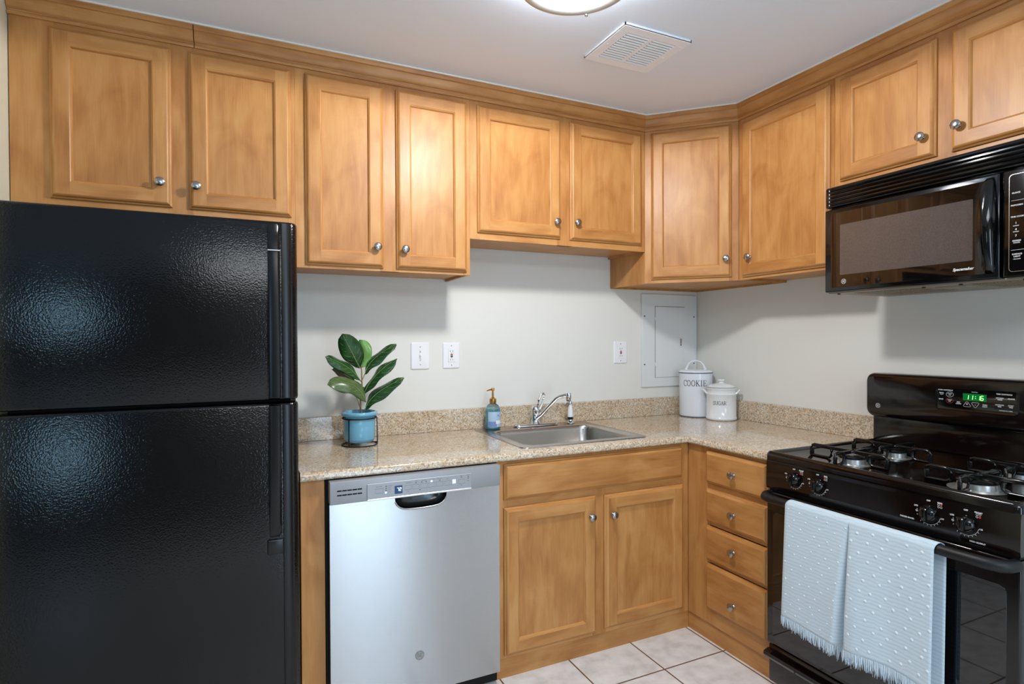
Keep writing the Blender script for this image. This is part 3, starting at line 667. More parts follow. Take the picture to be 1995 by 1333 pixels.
mb = MB(BACK); mb.box((-.426, .0, 1.082), (-.010, .010, 1.631), PANELP, .0015, 1); c_ = mb.build('cover', t, 40)
OLDS = mat('old_screw', (80, 78, 74), .5, .5)
for u, z in ((-.405, 1.5), (-.405, 1.215), (-.03, 1.5), (-.03, 1.215)): mb = MB(BACK); mb.lathe((u, .010, z), [(0, 0), (.0048, 0), (.004, .0012), (0, .0015)], OLDS, 'd', 12); mb.build('screw', c_)
mb = MB(BACK); g = .0012
mb.box((-.330, .0101, 1.135), (-.330+.0016, .0108, 1.560), SLOT); mb.box((-.330, .0101, 1.5585), (-.104, .0106, 1.560), SLOT)
mb.box((-.330, .0101, 1.135), (-.104, .0104, 1.1362), mat('seam_grey', (150, 152, 152), .6)); mb.build('gap', c_)
mb = MB(BACK); mb.box((-.327, .0100, 1.1375), (-.104, .0125, 1.557), PANELP, .001, 1); d_ = mb.build('door', t, 40)
mb = MB(BACK); mb.box((-.150, .0125, 1.315), (-.122, .0140, 1.375), PANELP, .001, 1); mb.box((-.142, .0139, 1.335), (-.130, .0148, 1.366), STEEL, .001, 1); mb.box((-.141, .0145, 1.325), (-.131, .0150, 1.332), SLOT); mb.build('latch', d_, 40)
for z in (1.205, 1.475):
    mb = MB(BACK); mb.box((-.334, .0105, z), (-.324, .0150, z+.02), PANELP, .001, 1); mb.build('hinge', t, 40)

# ---------------------------------------------------------------- dishwasher
t = thing('dishwasher', 'stainless steel dishwasher with grey control strip between the filler panel and sink cabinet', 'dishwasher', (-1.955, -.35, 0))
mb = MB(BACK); mb.box((-2.281, .05, .01), (-1.634, .655, .880), DARK); mb.box((-2.25, .60, .012), (-1.66, .645, .075), BLK); mb.build('tub', t, 0)
u0, u1, zb_, zt_ = -2.272, -1.636, .062, .877
mb = MB(BACK); cxn, rN, dN = -1.9485, .098, .05   # pocket centre, half width, depth
notch = []
for i in range(13):
    a = PI+PI*i/12; cu_, su_ = math.cos(a), math.sin(a)
    notch.append((cxn+rN*math.copysign(abs(cu_)**.55, cu_), .797+dN*math.copysign(abs(su_)**.8, su_)))
outl = [(u0, zb_), (u0, .797)]+notch+[(u1, .797), (u1, zb_)]
dd = .690
mb.face([(x, dd, z) for x, z in outl], DWSTEEL)
mb.loft([[(x, dd, z) for x, z in outl], [(x, dd-.028, z) for x, z in outl]], DWSTEEL)
mb.build('door_panel', t, 35)
mb = MB(BACK)
sc_ = lambda k, d_: [(cxn+(x-cxn)*k, d_, .797+(z-.797)*k) for x, z in notch]
mb.loft([sc_(1, dd), sc_(.985, dd-.01), sc_(.9, dd-.025), sc_(.6, dd-.034), sc_(.01, dd-.036)], mat('pocket_steel', (70, 72, 74), .25, .9), closed=False)
mb.build('handle_pocket', t, 60)
mb = MB(BACK); mb.tube([(x, dd+.0005, z) for x, z in notch[1:-1]], .0035, STEEL, 8); mb.build('pocket_rim', t, 60)
mb = MB(BACK); mb.box((u0, .655, .7975), (u1, .700, .877), DWGREY, .003, 2); cpan = mb.build('control_strip', t, 35)
mb = MB(BACK); mb.box((-2.147, .69, .8035), (-1.757, .7035, .8575), DWGREY, .001, 1); mb.build('control_panel', cpan, 35)
mb = MB(BACK); mb.box((-2.147, .69, .7975), (-1.757, .7045, .8035), mat('silver_lip', (216, 216, 214), .3, .5), .001, 1); mb.build('silver_lip', cpan, 35)
mb = MB(BACK)
for r_ in range(2):
    for k in range(5): mb.box((-2.248+k*.0172, .7, .842-.015*r_), (-2.248+k*.0172+.0155, .7006, .8465-.015*r_), DARK)
mb.build('air_slots', cpan)
mb = MB(BACK); fz = .7036
for u in (-2.105,): mb.ribbon([(u-.014, fz, .822), (u+.014, fz, .822), (u+.014, fz, .838), (u-.014, fz, .838)], .0008, INK, cyc=True)
for u in (-2.002, -1.972, -1.942, -1.912, -1.882, -1.850, -1.797): mb.ribbon([(u-.0125, fz, .823), (u+.0125, fz, .823), (u+.0125, fz, .839), (u-.0125, fz, .839)], .0007, INK, cyc=True)
for u, z in ((-1.972, .845), (-1.950, .845), (-1.934, .845), (-1.882, .845), (-1.797, .847), (-1.770, .847), (-1.770, .841), (-1.957, .818)): mb.box((u-.0025, fz, z-.001), (u+.0025, fz+.0003, z+.001), SLOT)
for z in (.843, .836, .829): mb.box((-2.083, fz, z), (-2.078, fz+.0003, z+.0025), SLOT)
mb.build('button_outlines', cpan, 0)
mbt = merge_text(cpan, BACK, [(-2.105, fz, .8455, .0045, 'Select Cycle'), (-2.0665, fz, .8445, .004, 'AutoSense'), (-2.069, fz, .8375, .004, 'Heavy'), (-2.069, fz, .8305, .004, 'Normal'), (-2.069, fz, .8235, .004, 'Light'),
    (-1.998, fz, .848, .0045, 'Wash Boost'), (-1.970, fz, .8505, .004, 'Steam'), (-1.942, fz, .8505, .004, 'Wash Zone'), (-1.912, fz, .8505, .004, 'Heated Dry'), (-1.881, fz, .8515, .004, 'Delay Hours'), (-1.852, fz, .8475, .004, 'Lock'), (-1.797, fz, .853, .0045, 'Start'), (-1.770, fz, .853, .004, 'Sanitized'), (-1.770, fz, .832, .004, 'Clean'), (-1.797, fz, .8175, .004, 'Reset'), (-2.002, fz, .8175, .004, 'Hold')], INK); mbt.build('lettering', cpan, 0)
mb = MB(BACK); mb.box((-2.050, .70, .813), (-2.022, .7040, .842), DISPB); mb.build('display', cpan, 0)
SEG = {'0': 'abcdef', '1': 'bc', '2': 'abged', '6': 'acdefg', '7': 'abc'}
def seg7(mb, fr, u, d, z, w_, h, ch, m, th, sl=.0):
    P = {'a': ((0, 1), (1, 1)), 'b': ((1, 1), (1, .5)), 'c': ((1, .5), (1, 0)), 'd': ((0, 0), (1, 0)), 'e': ((0, 0), (0, .5)), 'f': ((0, .5), (0, 1)), 'g': ((0, .5), (1, .5))}
    for s_ in SEG[ch]:
        (a, b), (c, e) = P[s_]; g_ = .06
        A = Vector((u+a*w_+b*h*sl, d, z+b*h)); B = Vector((u+c*w_+e*h*sl, d, z+e*h)); dv = (B-A)*g_
        mb.ribbon([A+dv, B-dv], th, m)
mb = MB(BACK); seg7(mb, BACK, -2.0415, .7043, .823, .006, .011, '7', DIGB, .0016); seg7(mb, BACK, -2.0325, .7043, .823, .006, .011, '2', DIGB, .0016); mb.build('digits', cpan, 0)
for u, z, r_ in ((-2.0815, .8215, .0024), (-1.9135, .8445, .0028), (-1.829, .838, .0028), (-1.823, .838, .0028), (-1.829, .830, .0028), (-1.823, .830, .0028)):
    mb = MB(BACK); mb.box((u-r_, fz, z-r_), (u+r_, fz+.0004, z+r_), GLOWB); mb.build('indicator_light', cpan, 0)
def monogram(parent, fr, u, d, z, r, m, disc=None):
    mb = MB(fr)
    if disc: mb.lathe((u, d, z), [(0, 0), (r*1.06, 0), (r*1.06, .0012), (0, .0012)], disc, 'd', 32); d += .0013
    mb.ribbon(circ(u, d+.0003, z, r, n=32), r*.09, m, cyc=True)
    mb.ribbon(circ(u, d+.0003, z, r*.8, n=32), r*.05, m, cyc=True)
    def sw(pts): mb.ribbon([(u+a*r, d+.0003, z+b*r) for a, b in pts], r*.13, m)
    sw([(-.08, .30), (-.18, .46), (-.38, .44), (-.48, .2), (-.5, -.08), (-.42, -.36), (-.24, -.38), (-.10, -.16), (-.02, .04), (-.26, .04)])
    sw([(.50, .28), (.38, .46), (.18, .42), (.16, .2), (.30, .08), (.12, .0), (.04, -.2), (.14, -.4), (.36, -.38), (.52, -.16)])
    for q in range(4):
        a = q*PI/2+PI/4; mb.ribbon([(u+r*.9*math.cos(a-.25), d+.0003, z+r*.9*math.sin(a-.25)), (u+r*.68*math.cos(a), d+.0003, z+r*.68*math.sin(a))], r*.07, m)
    return mb.build('round_emblem', parent, 0)
monogram(t, BACK, -1.958, dd, .204, .016, mat('emblem_grey', (120, 122, 124), .4, .5), mat('emblem_disc', (176, 176, 174), .35, .7))

# ---------------------------------------------------------------- refrigerator
t = thing('refrigerator', 'black textured top-freezer refrigerator filling the left of the kitchen', 'refrigerator', (-2.75, -.42, 0))
FX0, FX1, FDp = -3.135, -2.377, .80
mb = MB(BACK); mb.box((FX0+.005, .05, .03), (FX1-.004, .735, 1.715), PEB, .004, 2); mb.box((FX0+.03, .08, 0), (FX1-.03, .70, .03), DARK); mb.build('cabinet', t, 35)
mb = MB(BACK); mb.box((FX0+.02, .70, .06), (FX1-.02, .742, 1.72), DARK); mb.build('gasket', t, 0)
def fdoor(z0, z1, name):
    mb = MB(BACK); prof = []
    for i in range(9): a = PI/2*i/8; prof.append((FX1-.028+.028*math.sin(a), FDp-.028+.028*math.cos(a)))
    prof = [(FX0, .742), (FX0, FDp-.012), (FX0+.004, FDp-.004), (FX0+.012, FDp)]+[(FX1-.09, FDp)]+prof+[(FX1, .742)]
    def ring(z, i): return [((x if x < FX1-.06 else x-i*.6), (d if d < .75 else d-i), z) for x, d in prof]
    mb.loft([ring(z0, .006), ring(z0+.003, .002), ring(z0+.009, 0), ring(z1-.009, 0), ring(z1-.003, .002), ring(z1, .006)], PEB, True, True, True)
    return mb.build(name, t, 40)
fz_ = fdoor(1.178, 1.736, 'freezer_door'); rf = fdoor(.06, 1.168, 'refrigerator_door')
def fhandle(parent, za, zb2, ins, label):
    mb = MB(BACK); rings = []; n = 24
    for i in range(n+1):
        s = i/n; z = za+(zb2-za)*s
        o = .002+.030*(1-math.exp(-s*9) if ins else 1-math.exp(-(1-s)*9)) if True else 0
        e = min(1, s/.04, (1-s)/.04)
        hw = .018; uc = -2.447
        rings.append([(uc-hw, FDp-.004, z), (uc-hw+.001, FDp-.004+o*.9, z), (uc-hw+.005, FDp-.004+o, z), (uc+hw-.008, FDp-.004+o, z), (uc+hw-.001, FDp-.008+o*.85, z), (uc+hw, FDp-.004, z)])
    mb.loft(rings, FRBLK, True, True, True); return mb.build('handle', parent, 40)
fhandle(fz_, 1.186, 1.732, False, ''); fhandle(rf, .745, 1.162, True, '')
mb = MB(BACK); mb.box((-2.466, FDp+.0255, 1.640), (-2.429, FDp+.0285, 1.6435), mat('worn_silver', (170, 172, 176), .3, .6), .0005, 1); mb.build('handle_band', fz_, 0)
for z0_, z1_, p_ in ((1.180, 1.734, fz_), (.062, 1.166, rf)):
    mb = MB(BACK); mb.loft([[(u, FDp+h, z) for u, h in ((-2.427, -.004), (-2.424, .004), (-2.408, .006), (-2.399, .002), (-2.396, -.004))] for z in (z0_+.004, z1_-.004)], FRBLK, True, True, True); mb.build('edge_trim', p_, 50)
mb = MB(BACK); mb.box((-2.472, FDp-.002, .695), (-2.424, FDp+.007, .742), FRBLK, .006, 3); mb.build('handle_cap', rf, 40)

# ---------------------------------------------------------------- microwave
t = thing('microwave', 'black over-the-range microwave under the short right cabinet', 'microwave', (-.2, -1.57, 1.55))
ML, MR = 1.172, 1.985
mb = MB(RIGHT); mb.box((ML+.002, .002, 1.549), (MR, .372, 1.970), BLK, .003, 1); mb.build('case', t, 35)
mb = MB(RIGHT); mb.box((ML+.004, .004, 1.5455), (MR-.002, .385, 1.5495), MWBOT); us = mb.build('underside', t, 0)
for a, b in ((1.26, 1.50), (1.66, 1.92)):
    mb = MB(RIGHT); mb.box((a, .12, 1.5425), (b, .33, 1.5455), FILT); mb.box((a-.008, .112, 1.5435), (b+.008, .338, 1.5458), MWBOT); mb.build('grease_filter', us, 0)
mb = MB(RIGHT); mb.box((1.53, .17, 1.5425), (1.63, .30, 1.5456), MWBOT)
for u, d in ((1.20, .355), (1.52, .35), (1.64, .355), (1.82, .36)): mb.lathe((u, d, 1.5415), [(0, 0), (.006, 0), (.006, .004), (0, .004)], MATTE, 'z', 12)
mb.build('lamp_lens', us, 0)
mb = MB(RIGHT); mb.box((ML, .36, 1.886), (MR, .404, 1.970), BLK, .010, 3); gr = mb.build('vent_grille', t, 35)
mb = MB(RIGHT)
for k in range(5):
    z = 1.893+.0142*k
    mb.loft([[(u, .4035, z), (u, .4085, z+.002), (u, .4095, z+.006), (u, .4035, z+.0095)] for u in (ML+.028, MR)], BLK, True, True, True)
mb.build('louver', gr, 50)
mb = MB(RIGHT)
for k in range(5): mb.box((ML+.020, .4035, 1.895+.0142*k), (ML+.0225, .4055, 1.901+.0142*k), WPRINT)
mb.build('edge_marks', gr, 0)
mb = MB(RIGHT); mb.box((ML+.001, .374, 1.549), (1.772, .405, 1.879), BLK, .006, 3); dr = mb.build('door', t, 35)
mb = MB(RIGHT); mb.loft([[(x, d, z) for x, z in rrect(1.200+i, 1.735-i, 1.566+i, 1.862-i, .006, 4)] for i, d in ((0, .4045), (.001, .4062))], GLASSB, True, False, True); mb.build('door_glass', dr, 35)
mb = MB(RIGHT); mb.loft([[(x, .4066, z) for x, z in rrect(1.240, 1.700, 1.614, 1.812, .004, 3)]]*1+[[(x, .4068, z) for x, z in rrect(1.2405, 1.6995, 1.6145, 1.8115, .004, 3)]], SCREEN, True, False, True); mb.build('window', dr, 0)
mb = MB(RIGHT); rings = []
for i in range(25):
    s = i/24; z = 1.566+(1.868-1.566)*s; b = math.sin(PI*s)**.6; uc = 1.748; hw = .010+.010*b
    o = .004+.036*b
    rings.append([(uc-hw, .404, z), (uc-hw-.006*b, .404+o*.8, z), (uc-hw*.4-.006*b, .404+o, z), (uc+hw*.3, .404+o, z), (uc+hw*.9, .404+o*.6, z), (uc+hw, .404, z)])
mb.loft(rings, BLK, True, True, True); mb.build('handle', dr, 60)
monogram(dr, RIGHT, 1.256, .4064, 1.588, .0095, WPRINT)
text(dr, RIGHT, 1.672, .4067, 1.589, .0125, 'Spacemaker', WPRINT, bold=.0004, italic=True)
mb = MB(RIGHT); mb.box((1.779, .374, 1.549), (MR, .404, 1.879), BLK, .006, 3); cp = mb.build('control_panel', t, 35)
mb = MB(RIGHT); mb.loft([[(x, .4045, z) for x, z in rrect(1.796+i, MR-.012-i, 1.566+i, 1.864-i, .010, 4)] for i in (0, .0015)], STEEL, True); mb.build('bezel_line', cp, 0)
mb = MB(RIGHT)
for z in (1.783, 1.632): mb.ribbon([(1.802, .4046, z), (1.965, .4046, z)], .0008, WPRINT)
mb.build('divider_line', cp, 0)
tx = []
for c, (hd) in enumerate((('CLOCK', 'TIMER', 'RESET'),)):
    for q, s_ in enumerate(hd): tx.append((1.8145+.052*q, .4048, 1.806, .0065, s_, .0002))
for q, s_ in enumerate(('POPCORN', 'BEVERAGE', 'REHEAT')): tx.append((1.8165+.052*q, .4048, 1.768, .0065, s_, .0002))
for q, s_ in enumerate(('TIME COOK', 'AUTO', 'POWER')): tx.append((1.8175+.052*q, .4048, 1.733, .0062, s_, .0002))
for r_ in range(3):
    for q in range(3): tx.append((1.8145+.052*q, .4048, 1.714-.0195*r_, .0085, str(1+q+3*r_), .0003))
for q, s_ in enumerate(('EXPRESS', 'EXPRESS')): tx.append((1.8145, .4048, 1.7055-.018*q, .004, s_, .0001))
tx += [(1.8165, .4048, 1.660, .0058, 'EXPRESS', .0002), (1.8165, .4048, 1.654, .0058, 'COOK', .0002), (1.8175, .4048, 1.619, .0062, 'SURFACE', .0002), (1.8175, .4048, 1.612, .0062, 'LIGHT', .0002), (1.8175, .4048, 1.604, .004, 'HI/LO/OFF', .0001), (1.87, .4048, 1.619, .0062, 'VENT FAN', .0002), (1.9225, .4048, 1.619, .0062, 'START', .0002)]
mbt = merge_text(cp, RIGHT, tx, WPRINT); mbt.build('lettering', cp, 0)

# ---------------------------------------------------------------- gas range
t = thing('gas_range', 'black gas range with four burners under the microwave', 'range', (-.36, -1.55, 0))
RL, RR = 1.146, 1.960; RF = .700
mb = MB(RIGHT); mb.box((RL+.004, .03, .02), (RR-.004, .655, .903), BLK); mb.box((RL+.03, .06, 0), (RR-.03, .62, .02), DARK); mb.build('body', t, 0)
mb = MB(RIGHT)
ct = [(0, .900), (0, .914), (.002, .922), (.007, .928), (.013, .930), (.020, .928), (.027, .920), (.032, .917)]
mb.loft([[(x, d, z) for x, d in rrect(RL-.004+i, RR+.004-i, .022+i*.4, RF+.006-i, max(.018-i*.3, .004), 6)] for i, z in ct], RANGE, True, True, True)
ctop = mb.build('cooktop', t, 50)
mb = MB(RIGHT)
mb.loft([[(u, .655, .786), (u, RF, .786), (u, RF+.003, .80), (u, RF+.001, .880), (u, RF-.002, .899), (u, .655, .899)] for u in (RL, RL+.0005, RR-.001, RR)], RANGE, True, True, True)
cpl = mb.build('control_panel', t, 35)
# backguard
mb = MB(RIGHT)
mb.box((RL+.010, .012, .915), (RR-.010, .075, 1.06), RANGE, .012, 3)
mb.loft([[(x, d, z) for x, z in rrect(RL-.004+i+jl, RR+.004-i-jl, zl, 1.216-i, .030, 6)] for i, d, jl, zl in ((.02, .005, 0, 1.04), (.005, .008, 0, 1.032), (0, .02, 0, 1.030), (0, .078, 0, 1.028), (.002, .092, 0, 1.034), (.007, .100, 0, 1.042), (.014, .103, 0, 1.05))], RANGE, True, True, True)
bgd = mb.build('backguard', t, 50)
mb = MB(RIGHT); mb.loft([[(x, d, z) for x, z in rrect(1.425+i, 1.692-i, 1.090+i, 1.173-i, .014, 5)] for i, d in ((-.0015, .1025), (-.001, .1042), (.0015, .1042), (.0025, .1034))], BLK, True, False, True); opn = mb.build('oven_control_panel', bgd, 35)
P_ = .1036
mb = MB(RIGHT); mb.box((1.520, .1032, 1.131), (1.596, P_+.0002, 1.157), DISPG, .0001, 1); mb.build('clock_display', bgd, 0)
mb = MB(RIGHT); zq = 1.1355
for u, ch in ((1.529, '1'), (1.543, '1'), (1.566, '1'), (1.577, '6')): seg7(mb, RIGHT, u, P_+.0005, zq, .0085, .0155, ch, DIGG, .0019, .12)
for z in (zq+.004, zq+.011): mb.box((1.5605, P_+.0004, z), (1.5625, P_+.0006, z+.002), DIGG)
mb.build('clock_digits', bgd, 0)
tx = [(1.460, P_, 1.1645, .0062, 'OVEN CONTROLS', .0002), (1.447, P_, 1.153, .0058, 'BROIL', .0002), (1.447, P_, 1.1475, .0045, 'HI/LO', .0001), (1.4755, P_, 1.1515, .0052, 'START', .0001), (1.4755, P_, 1.146, .0052, 'ON', .0001),
      (1.445, P_, 1.129, .0065, 'BAKE', .0002), (1.475, P_, 1.128, .0052, 'CLEAR', .0001), (1.475, P_, 1.1225, .0052, 'OFF', .0001), (1.505, P_, 1.1225, .0058, 'SELF', .0002), (1.505, P_, 1.1165, .0058, 'CLEAN', .0002),
      (1.5335, P_, 1.117, .012, '+', .0003), (1.5605, P_, 1.1175, .012, '-', .0003), (1.591, P_, 1.119, .0055, 'OVEN', .0002), (1.591, P_, 1.113, .0055, 'LIGHT', .0002), (1.650, P_, 1.1625, .0062, 'TIME CONTROLS', .0002),
      (1.637, P_, 1.1485, .0055, 'KITCHEN', .0002), (1.637, P_, 1.1425, .0055, 'TIMER', .0002), (1.671, P_, 1.148, .0062, 'CLOCK', .0002), (1.636, P_, 1.124, .0055, 'COOKING', .0002), (1.636, P_, 1.118, .0055, 'TIME', .0002), (1.670, P_, 1.124, .0055, 'START', .0002), (1.670, P_, 1.118, .0055, 'TIME', .0002), (1.655, P_, 1.1045, .0045, 'AUTOMATIC OVEN', .0001), (1.558, P_, 1.1635, .0045, 'TrueTemp', .0001)]
mbt = merge_text(bgd, RIGHT, tx, WPRINT); mbt.build('lettering', bgd, 0)
mb = MB(RIGHT)
mb.ribbon([(1.4755+.0125*math.cos(a*PI/12), P_, 1.149+.0095*math.sin(a*PI/12)) for a in range(24)], .0009, WPRINT, cyc=True)
mb.ribbon([(1.475+.0125*math.cos(a*PI/12), P_, 1.1255+.0095*math.sin(a*PI/12)) for a in range(24)], .0008, RED, cyc=True)
mb.ribbon([(1.5335+x, P_, 1.116+z) for x, z in ((-.010, -.008), (.010, -.008), (.012, -.005), (.002, .010), (-.002, .010), (-.012, -.005))], .0009, WPRINT, cyc=True)
mb.ribbon([(1.5605+x, P_, 1.117-z) for x, z in ((-.010, -.008), (.010, -.008), (.012, -.005), (.002, .010), (-.002, .010), (-.012, -.005))], .0009, WPRINT, cyc=True)
mb.build('button_outlines', bgd, 0)
monogram(bgd, RIGHT, 1.1995, .1035, 1.079, .0095, WPRINT)
# burner knobs with their printed dials
def rknob(u, z, front, right, extra=None, es=0):
    mb = MB(RIGHT); d0 = RF+.0025
    mb.lathe((u, d0, z), [(0, 0), (.026, 0), (.0258, .006), (.0235, .014), (.018, .020), (.010, .0235), (0, .0245)], BLK, 'd', 32)
    n = 16; rings = []
    for s_, h in ((1, .008), (1, .020), (.92, .027), (.7, .031), (.3, .032)):
        ring = []
        for i in range(n):
            a = 2*PI*i/n; x = math.copysign(min(abs(math.cos(a))*.0225, .0085), math.cos(a))*s_; ring.append((u+x, d0+h, z+math.sin(a)*.0225*s_))
        rings.append(ring)
    mb.loft(rings, BLK, True, True, True)
    mb.build('burner_knob', cpl, 45)
    q = RF+.0045; mb = MB(RIGHT)
    a0, a1 = math.radians(-130), math.radians(-12)
    mb.ribbon(circ(u, q, z, .0315, a0, a1, 20), .0010, WPRINT)
    for k in range(8):
        a = a0+(a1-a0)*k/7; mb.ribbon([(u+.0325*math.cos(a), q, z+.0325*math.sin(a)), (u+.036*math.cos(a), q, z+.036*math.sin(a))], .0016, WPRINT)
    for k in range(3):
        a = math.radians(168+14*k); mb.ribbon([(u+.0335*math.cos(a)-.001, q, z+.0335*math.sin(a)), (u+.0335*math.cos(a)+.001, q, z+.0335*math.sin(a))], .002, WPRINT)
    iu, iz = u+.030, z+.030
    for x in (0, 1):
        for y in (0, 1):
            hot = (x == int(right)) and (y == int(not front))
            if hot: mb.lathe((iu+x*.007-.0035, q-.0004, iz+y*.007-.0035), [(0, 0), (.003, 0), (.003, .0005), (0, .0005)], RED, 'd', 12)
            else: mb.ribbon(circ(iu+x*.007-.0035, q, iz+y*.007-.0035, .0026, n=12), .0008, WPRINT, cyc=True)
    mb.build('dial_marks', cpl, 0)
    tx = [(u-.001, q, z+.0385, .0062, 'OFF', .0003), (iu, q, iz+.0085, .0058, 'FRONT' if front else 'REAR', .0003), (u-.036, q, z+.016, .0058, 'LITE', .0003), (u-.034, q, z+.0015, .0058, 'HI', .0003), (u+.037, q, z-.006, .0058, 'LO', .0003)]
    if extra: tx.append((u+extra[1], q, z+extra[2], .0058, extra[0], .0003))
    mbt = merge_text(cpl, RIGHT, tx, WPRINT); mbt.build('lettering', cpl, 0)
rknob(1.274, .843, True, False); rknob(1.371, .843, False, False)
rknob(1.737, .843, False, True, ('PRECISE SIMMER', -.062, -.027)); rknob(1.835, .841, True, True, ('HIGH OUTPUT', .028, -.045))
# burners and grates
def burner(u, d, r):
    mb = MB(RIGHT); zc = .9175
    mb.lathe((u, d, zc), [(r*1.5, 0), (r*1.5, .001), (r*1.35, .0015), (r*1.1, .002), (r*1.04, .003), (r, .019), (r*.9, .022), (0, .022)], BURN, 'z', 32); o = mb.build('burner', ctop, 40)
    mb = MB(RIGHT); mb.lathe((u, d, zc+.0222), [(0, 0), (r*1.05, 0), (r*1.07, .004), (r*.98, .0075), (0, .009)], IRON, 'z', 32); mb.build('burner_cap', o, 40)
def grate(u, d, reach):
    mb = MB(RIGHT); zt = .962; zf = .9185
    # four cast fins: each a looped foot at the outside and a finger running in over the burner
    for (su, sd), R_ in zip(((1, 0), (-1, 0), (0, 1), (0, -1)), reach):
        def Q(r_, w_, z): return (u+su*r_+(0 if su else w_), d+sd*r_+(0 if sd else w_), z)
        path = [(R_, zf+.003), (R_, zt-.014), (R_-.005, zt-.004), (R_-.014, zt), (R_*.55+.008, zt), (R_*.5, zt-.004), (R_*.5-.002, zt-.014), (R_*.5, zf+.012), (R_*.5+.007, zf+.005), (R_*.5+.018, zf+.003)]
        mb.tube([Q(r_, 0, z) for r_, z in path], .0052, IRON, 8, cyc=True)
        mb.box([min(x, y) for x, y in zip(Q(.010, -.0045, zt-.009), Q(R_-.012, .0045, zt+.003))], [max(x, y) for x, y in zip(Q(.010, -.0045, zt-.009), Q(R_-.012, .0045, zt+.003))], IRON, .002, 2)
        mb.box([min(x, y) for x, y in zip(Q(R_-.010, -.0045, zf), Q(R_+.004, .0045, zf+.03))], [max(x, y) for x, y in zip(Q(R_-.010, -.0045, zf), Q(R_+.004, .0045, zf+.03))], IRON, .002, 2)
    mb.tube([(u-.015, d, zt-.003), (u, d+.015, zt-.003), (u+.015, d, zt-.003), (u, d-.015, zt-.003)], .004, IRON, 8, cyc=True)
    mb.build('grate', ctop, 45)
for u, d, r in ((1.41, .575, .042), (1.41, .33, .036), (1.80, .33, .038), (1.80, .575, .050)): burner(u, d, r); grate(u, d, (.125, .165 if u < 1.5 else .145, .095, .12))
# oven door, handle, drawer
mb = MB(RIGHT); mb.box((RL, .655, .184), (RR, RF, .774), RANGE, .006, 3); od = mb.build('oven_door', t, 35)
mb = MB(RIGHT); mb.loft([[(x, d, z) for x, z in rrect(RL+.03+i, RR-.03-i, .20+i, .70-i, .02, 5)] for i, d in ((0, RF-.001), (.001, RF+.0015))], GLASSB, True, False, True); mb.build('door_glass', od, 35)
mb = MB(RIGHT); hz = .762
hp = [(RL+.012, RF-.004, hz), (RL+.014, RF+.02, hz), (RL+.028, RF+.040, hz), (RL+.055, RF+.050, hz), (RL+.12, RF+.052, hz), ((RL+RR)/2, RF+.053, hz), (RR-.12, RF+.052, hz), (RR-.055, RF+.050, hz), (RR-.028, RF+.040, hz), (RR-.014, RF+.02, hz), (RR-.012, RF-.004, hz)]
mb.tube(hp, [.017, .017, .017, .0165, .0155, .0150, .0155, .0165, .017, .017, .017], MATTE, 14); mb.build('door_handle', od, 60)
mb = MB(RIGHT); mb.box((RL+.006, .64, .776), (RR-.006, .690, .785), DARK); mb.build('vent_gap', t, 0)
mb = MB(RIGHT); mb.box((RL, .655, .03), (RR, RF-.012, .176), RANGE, .005, 2)
mb.loft([[(u, RF-.02, .120), (u, RF+.010, .128), (u, RF+.018, .140), (u, RF+.016, .152), (u, RF-.005, .158), (u, RF-.02, .158)] for u in (RL, RR)], RANGE, True, True, True)
mb.build('storage_drawer', t, 35)

# ---------------------------------------------------------------- dish towel on the oven handle
t = thing('dish_towel', 'pale blue fringed dish towel with white tufts folded over the oven handle', 'towel', (-.752, -1.54, .762))
TOW = mat('towel_cotton', (196, 212, 222), .9, spec=.15); TUF = mat('white_tuft', (216, 227, 234), .9); FRG = mat('towel_fringe', (206, 222, 233), .9)
tc = N(TOW, 'ShaderNodeTexCoord'); wv = N(TOW, 'ShaderNodeTexWave', wave_type='BANDS', bands_direction='Z'); wv.inputs['Scale'].default_value = 26; wv.inputs['Distortion'].default_value = 5; wv.inputs['Detail'].default_value = 3
L(TOW, tc, 'Object', wv, 'Vector'); rp = ramp(TOW, [(0, (186, 204, 216)), (.2, (198, 214, 224)), (1, (203, 217, 226))]); L(TOW, wv, 'Fac', rp, 0); L(TOW, rp, 0, bsdf(TOW), 'Base Color')
nz = N(TOW, 'ShaderNodeTexNoise'); nz.inputs['Scale'].default_value = 500; L(TOW, tc, 'Object', nz, 'Vector')
ad = N(TOW, 'ShaderNodeMath', operation='ADD'); L(TOW, wv, 'Fac', ad, 0); L(TOW, nz, 'Fac', ad, 1); bump(TOW, ad, 0, .14, .0012)
bsdf(TOW).inputs['Sheen Weight'].default_value = .3
UA, UM, UB = 1.290, 1.512, 1.788
def towel_pt(s, tt, layer):
    """s 0..1 across, tt 0..1 down the front"""
    uL, uR = UA-.014*tt+(.018 if layer else 0), UB-.006*tt+(.012 if layer else 0)
    zbm = (.348 if s < .45 else .352)-(.030 if layer else 0)+.006*math.sin(s*9+1)
    base = .0185+.003*math.sin(s*13)*tt+.0035*math.sin(s*5+2)*tt
    if layer: base = -.020+.002*math.sin(s*11)*tt
    if not layer: base += (.010*max(0, 1-abs(s-.38)/.22)+.012*max(0, 1-abs(s-.56)/.2))*min(1, tt*1.4)
    # pleat
    if not layer:
        k = .46; w_ = .045
        if abs(s-k) < w_:
            q = (s-k)/w_; depth = max(0, 1-max(0, abs(q+.15)-.15)/.85)*(.040 if q < 0 else .034)*min(1, .15+tt*1.3); base -= depth
            lf = .482-.070*tt; u = uL+(uR-uL)*(lf+(q+1)/2*(.492-lf))
        elif s < k: u = uL+(uR-uL)*(s/(k-w_))*(.482-.070*tt)
        else: a = .492; u = uL+(uR-uL)*(a+(s-k-w_)/(1-k-w_)*(1-a))
    else: u = uL+(uR-uL)*s
    return u, base, .765+(zbm-.765)*tt
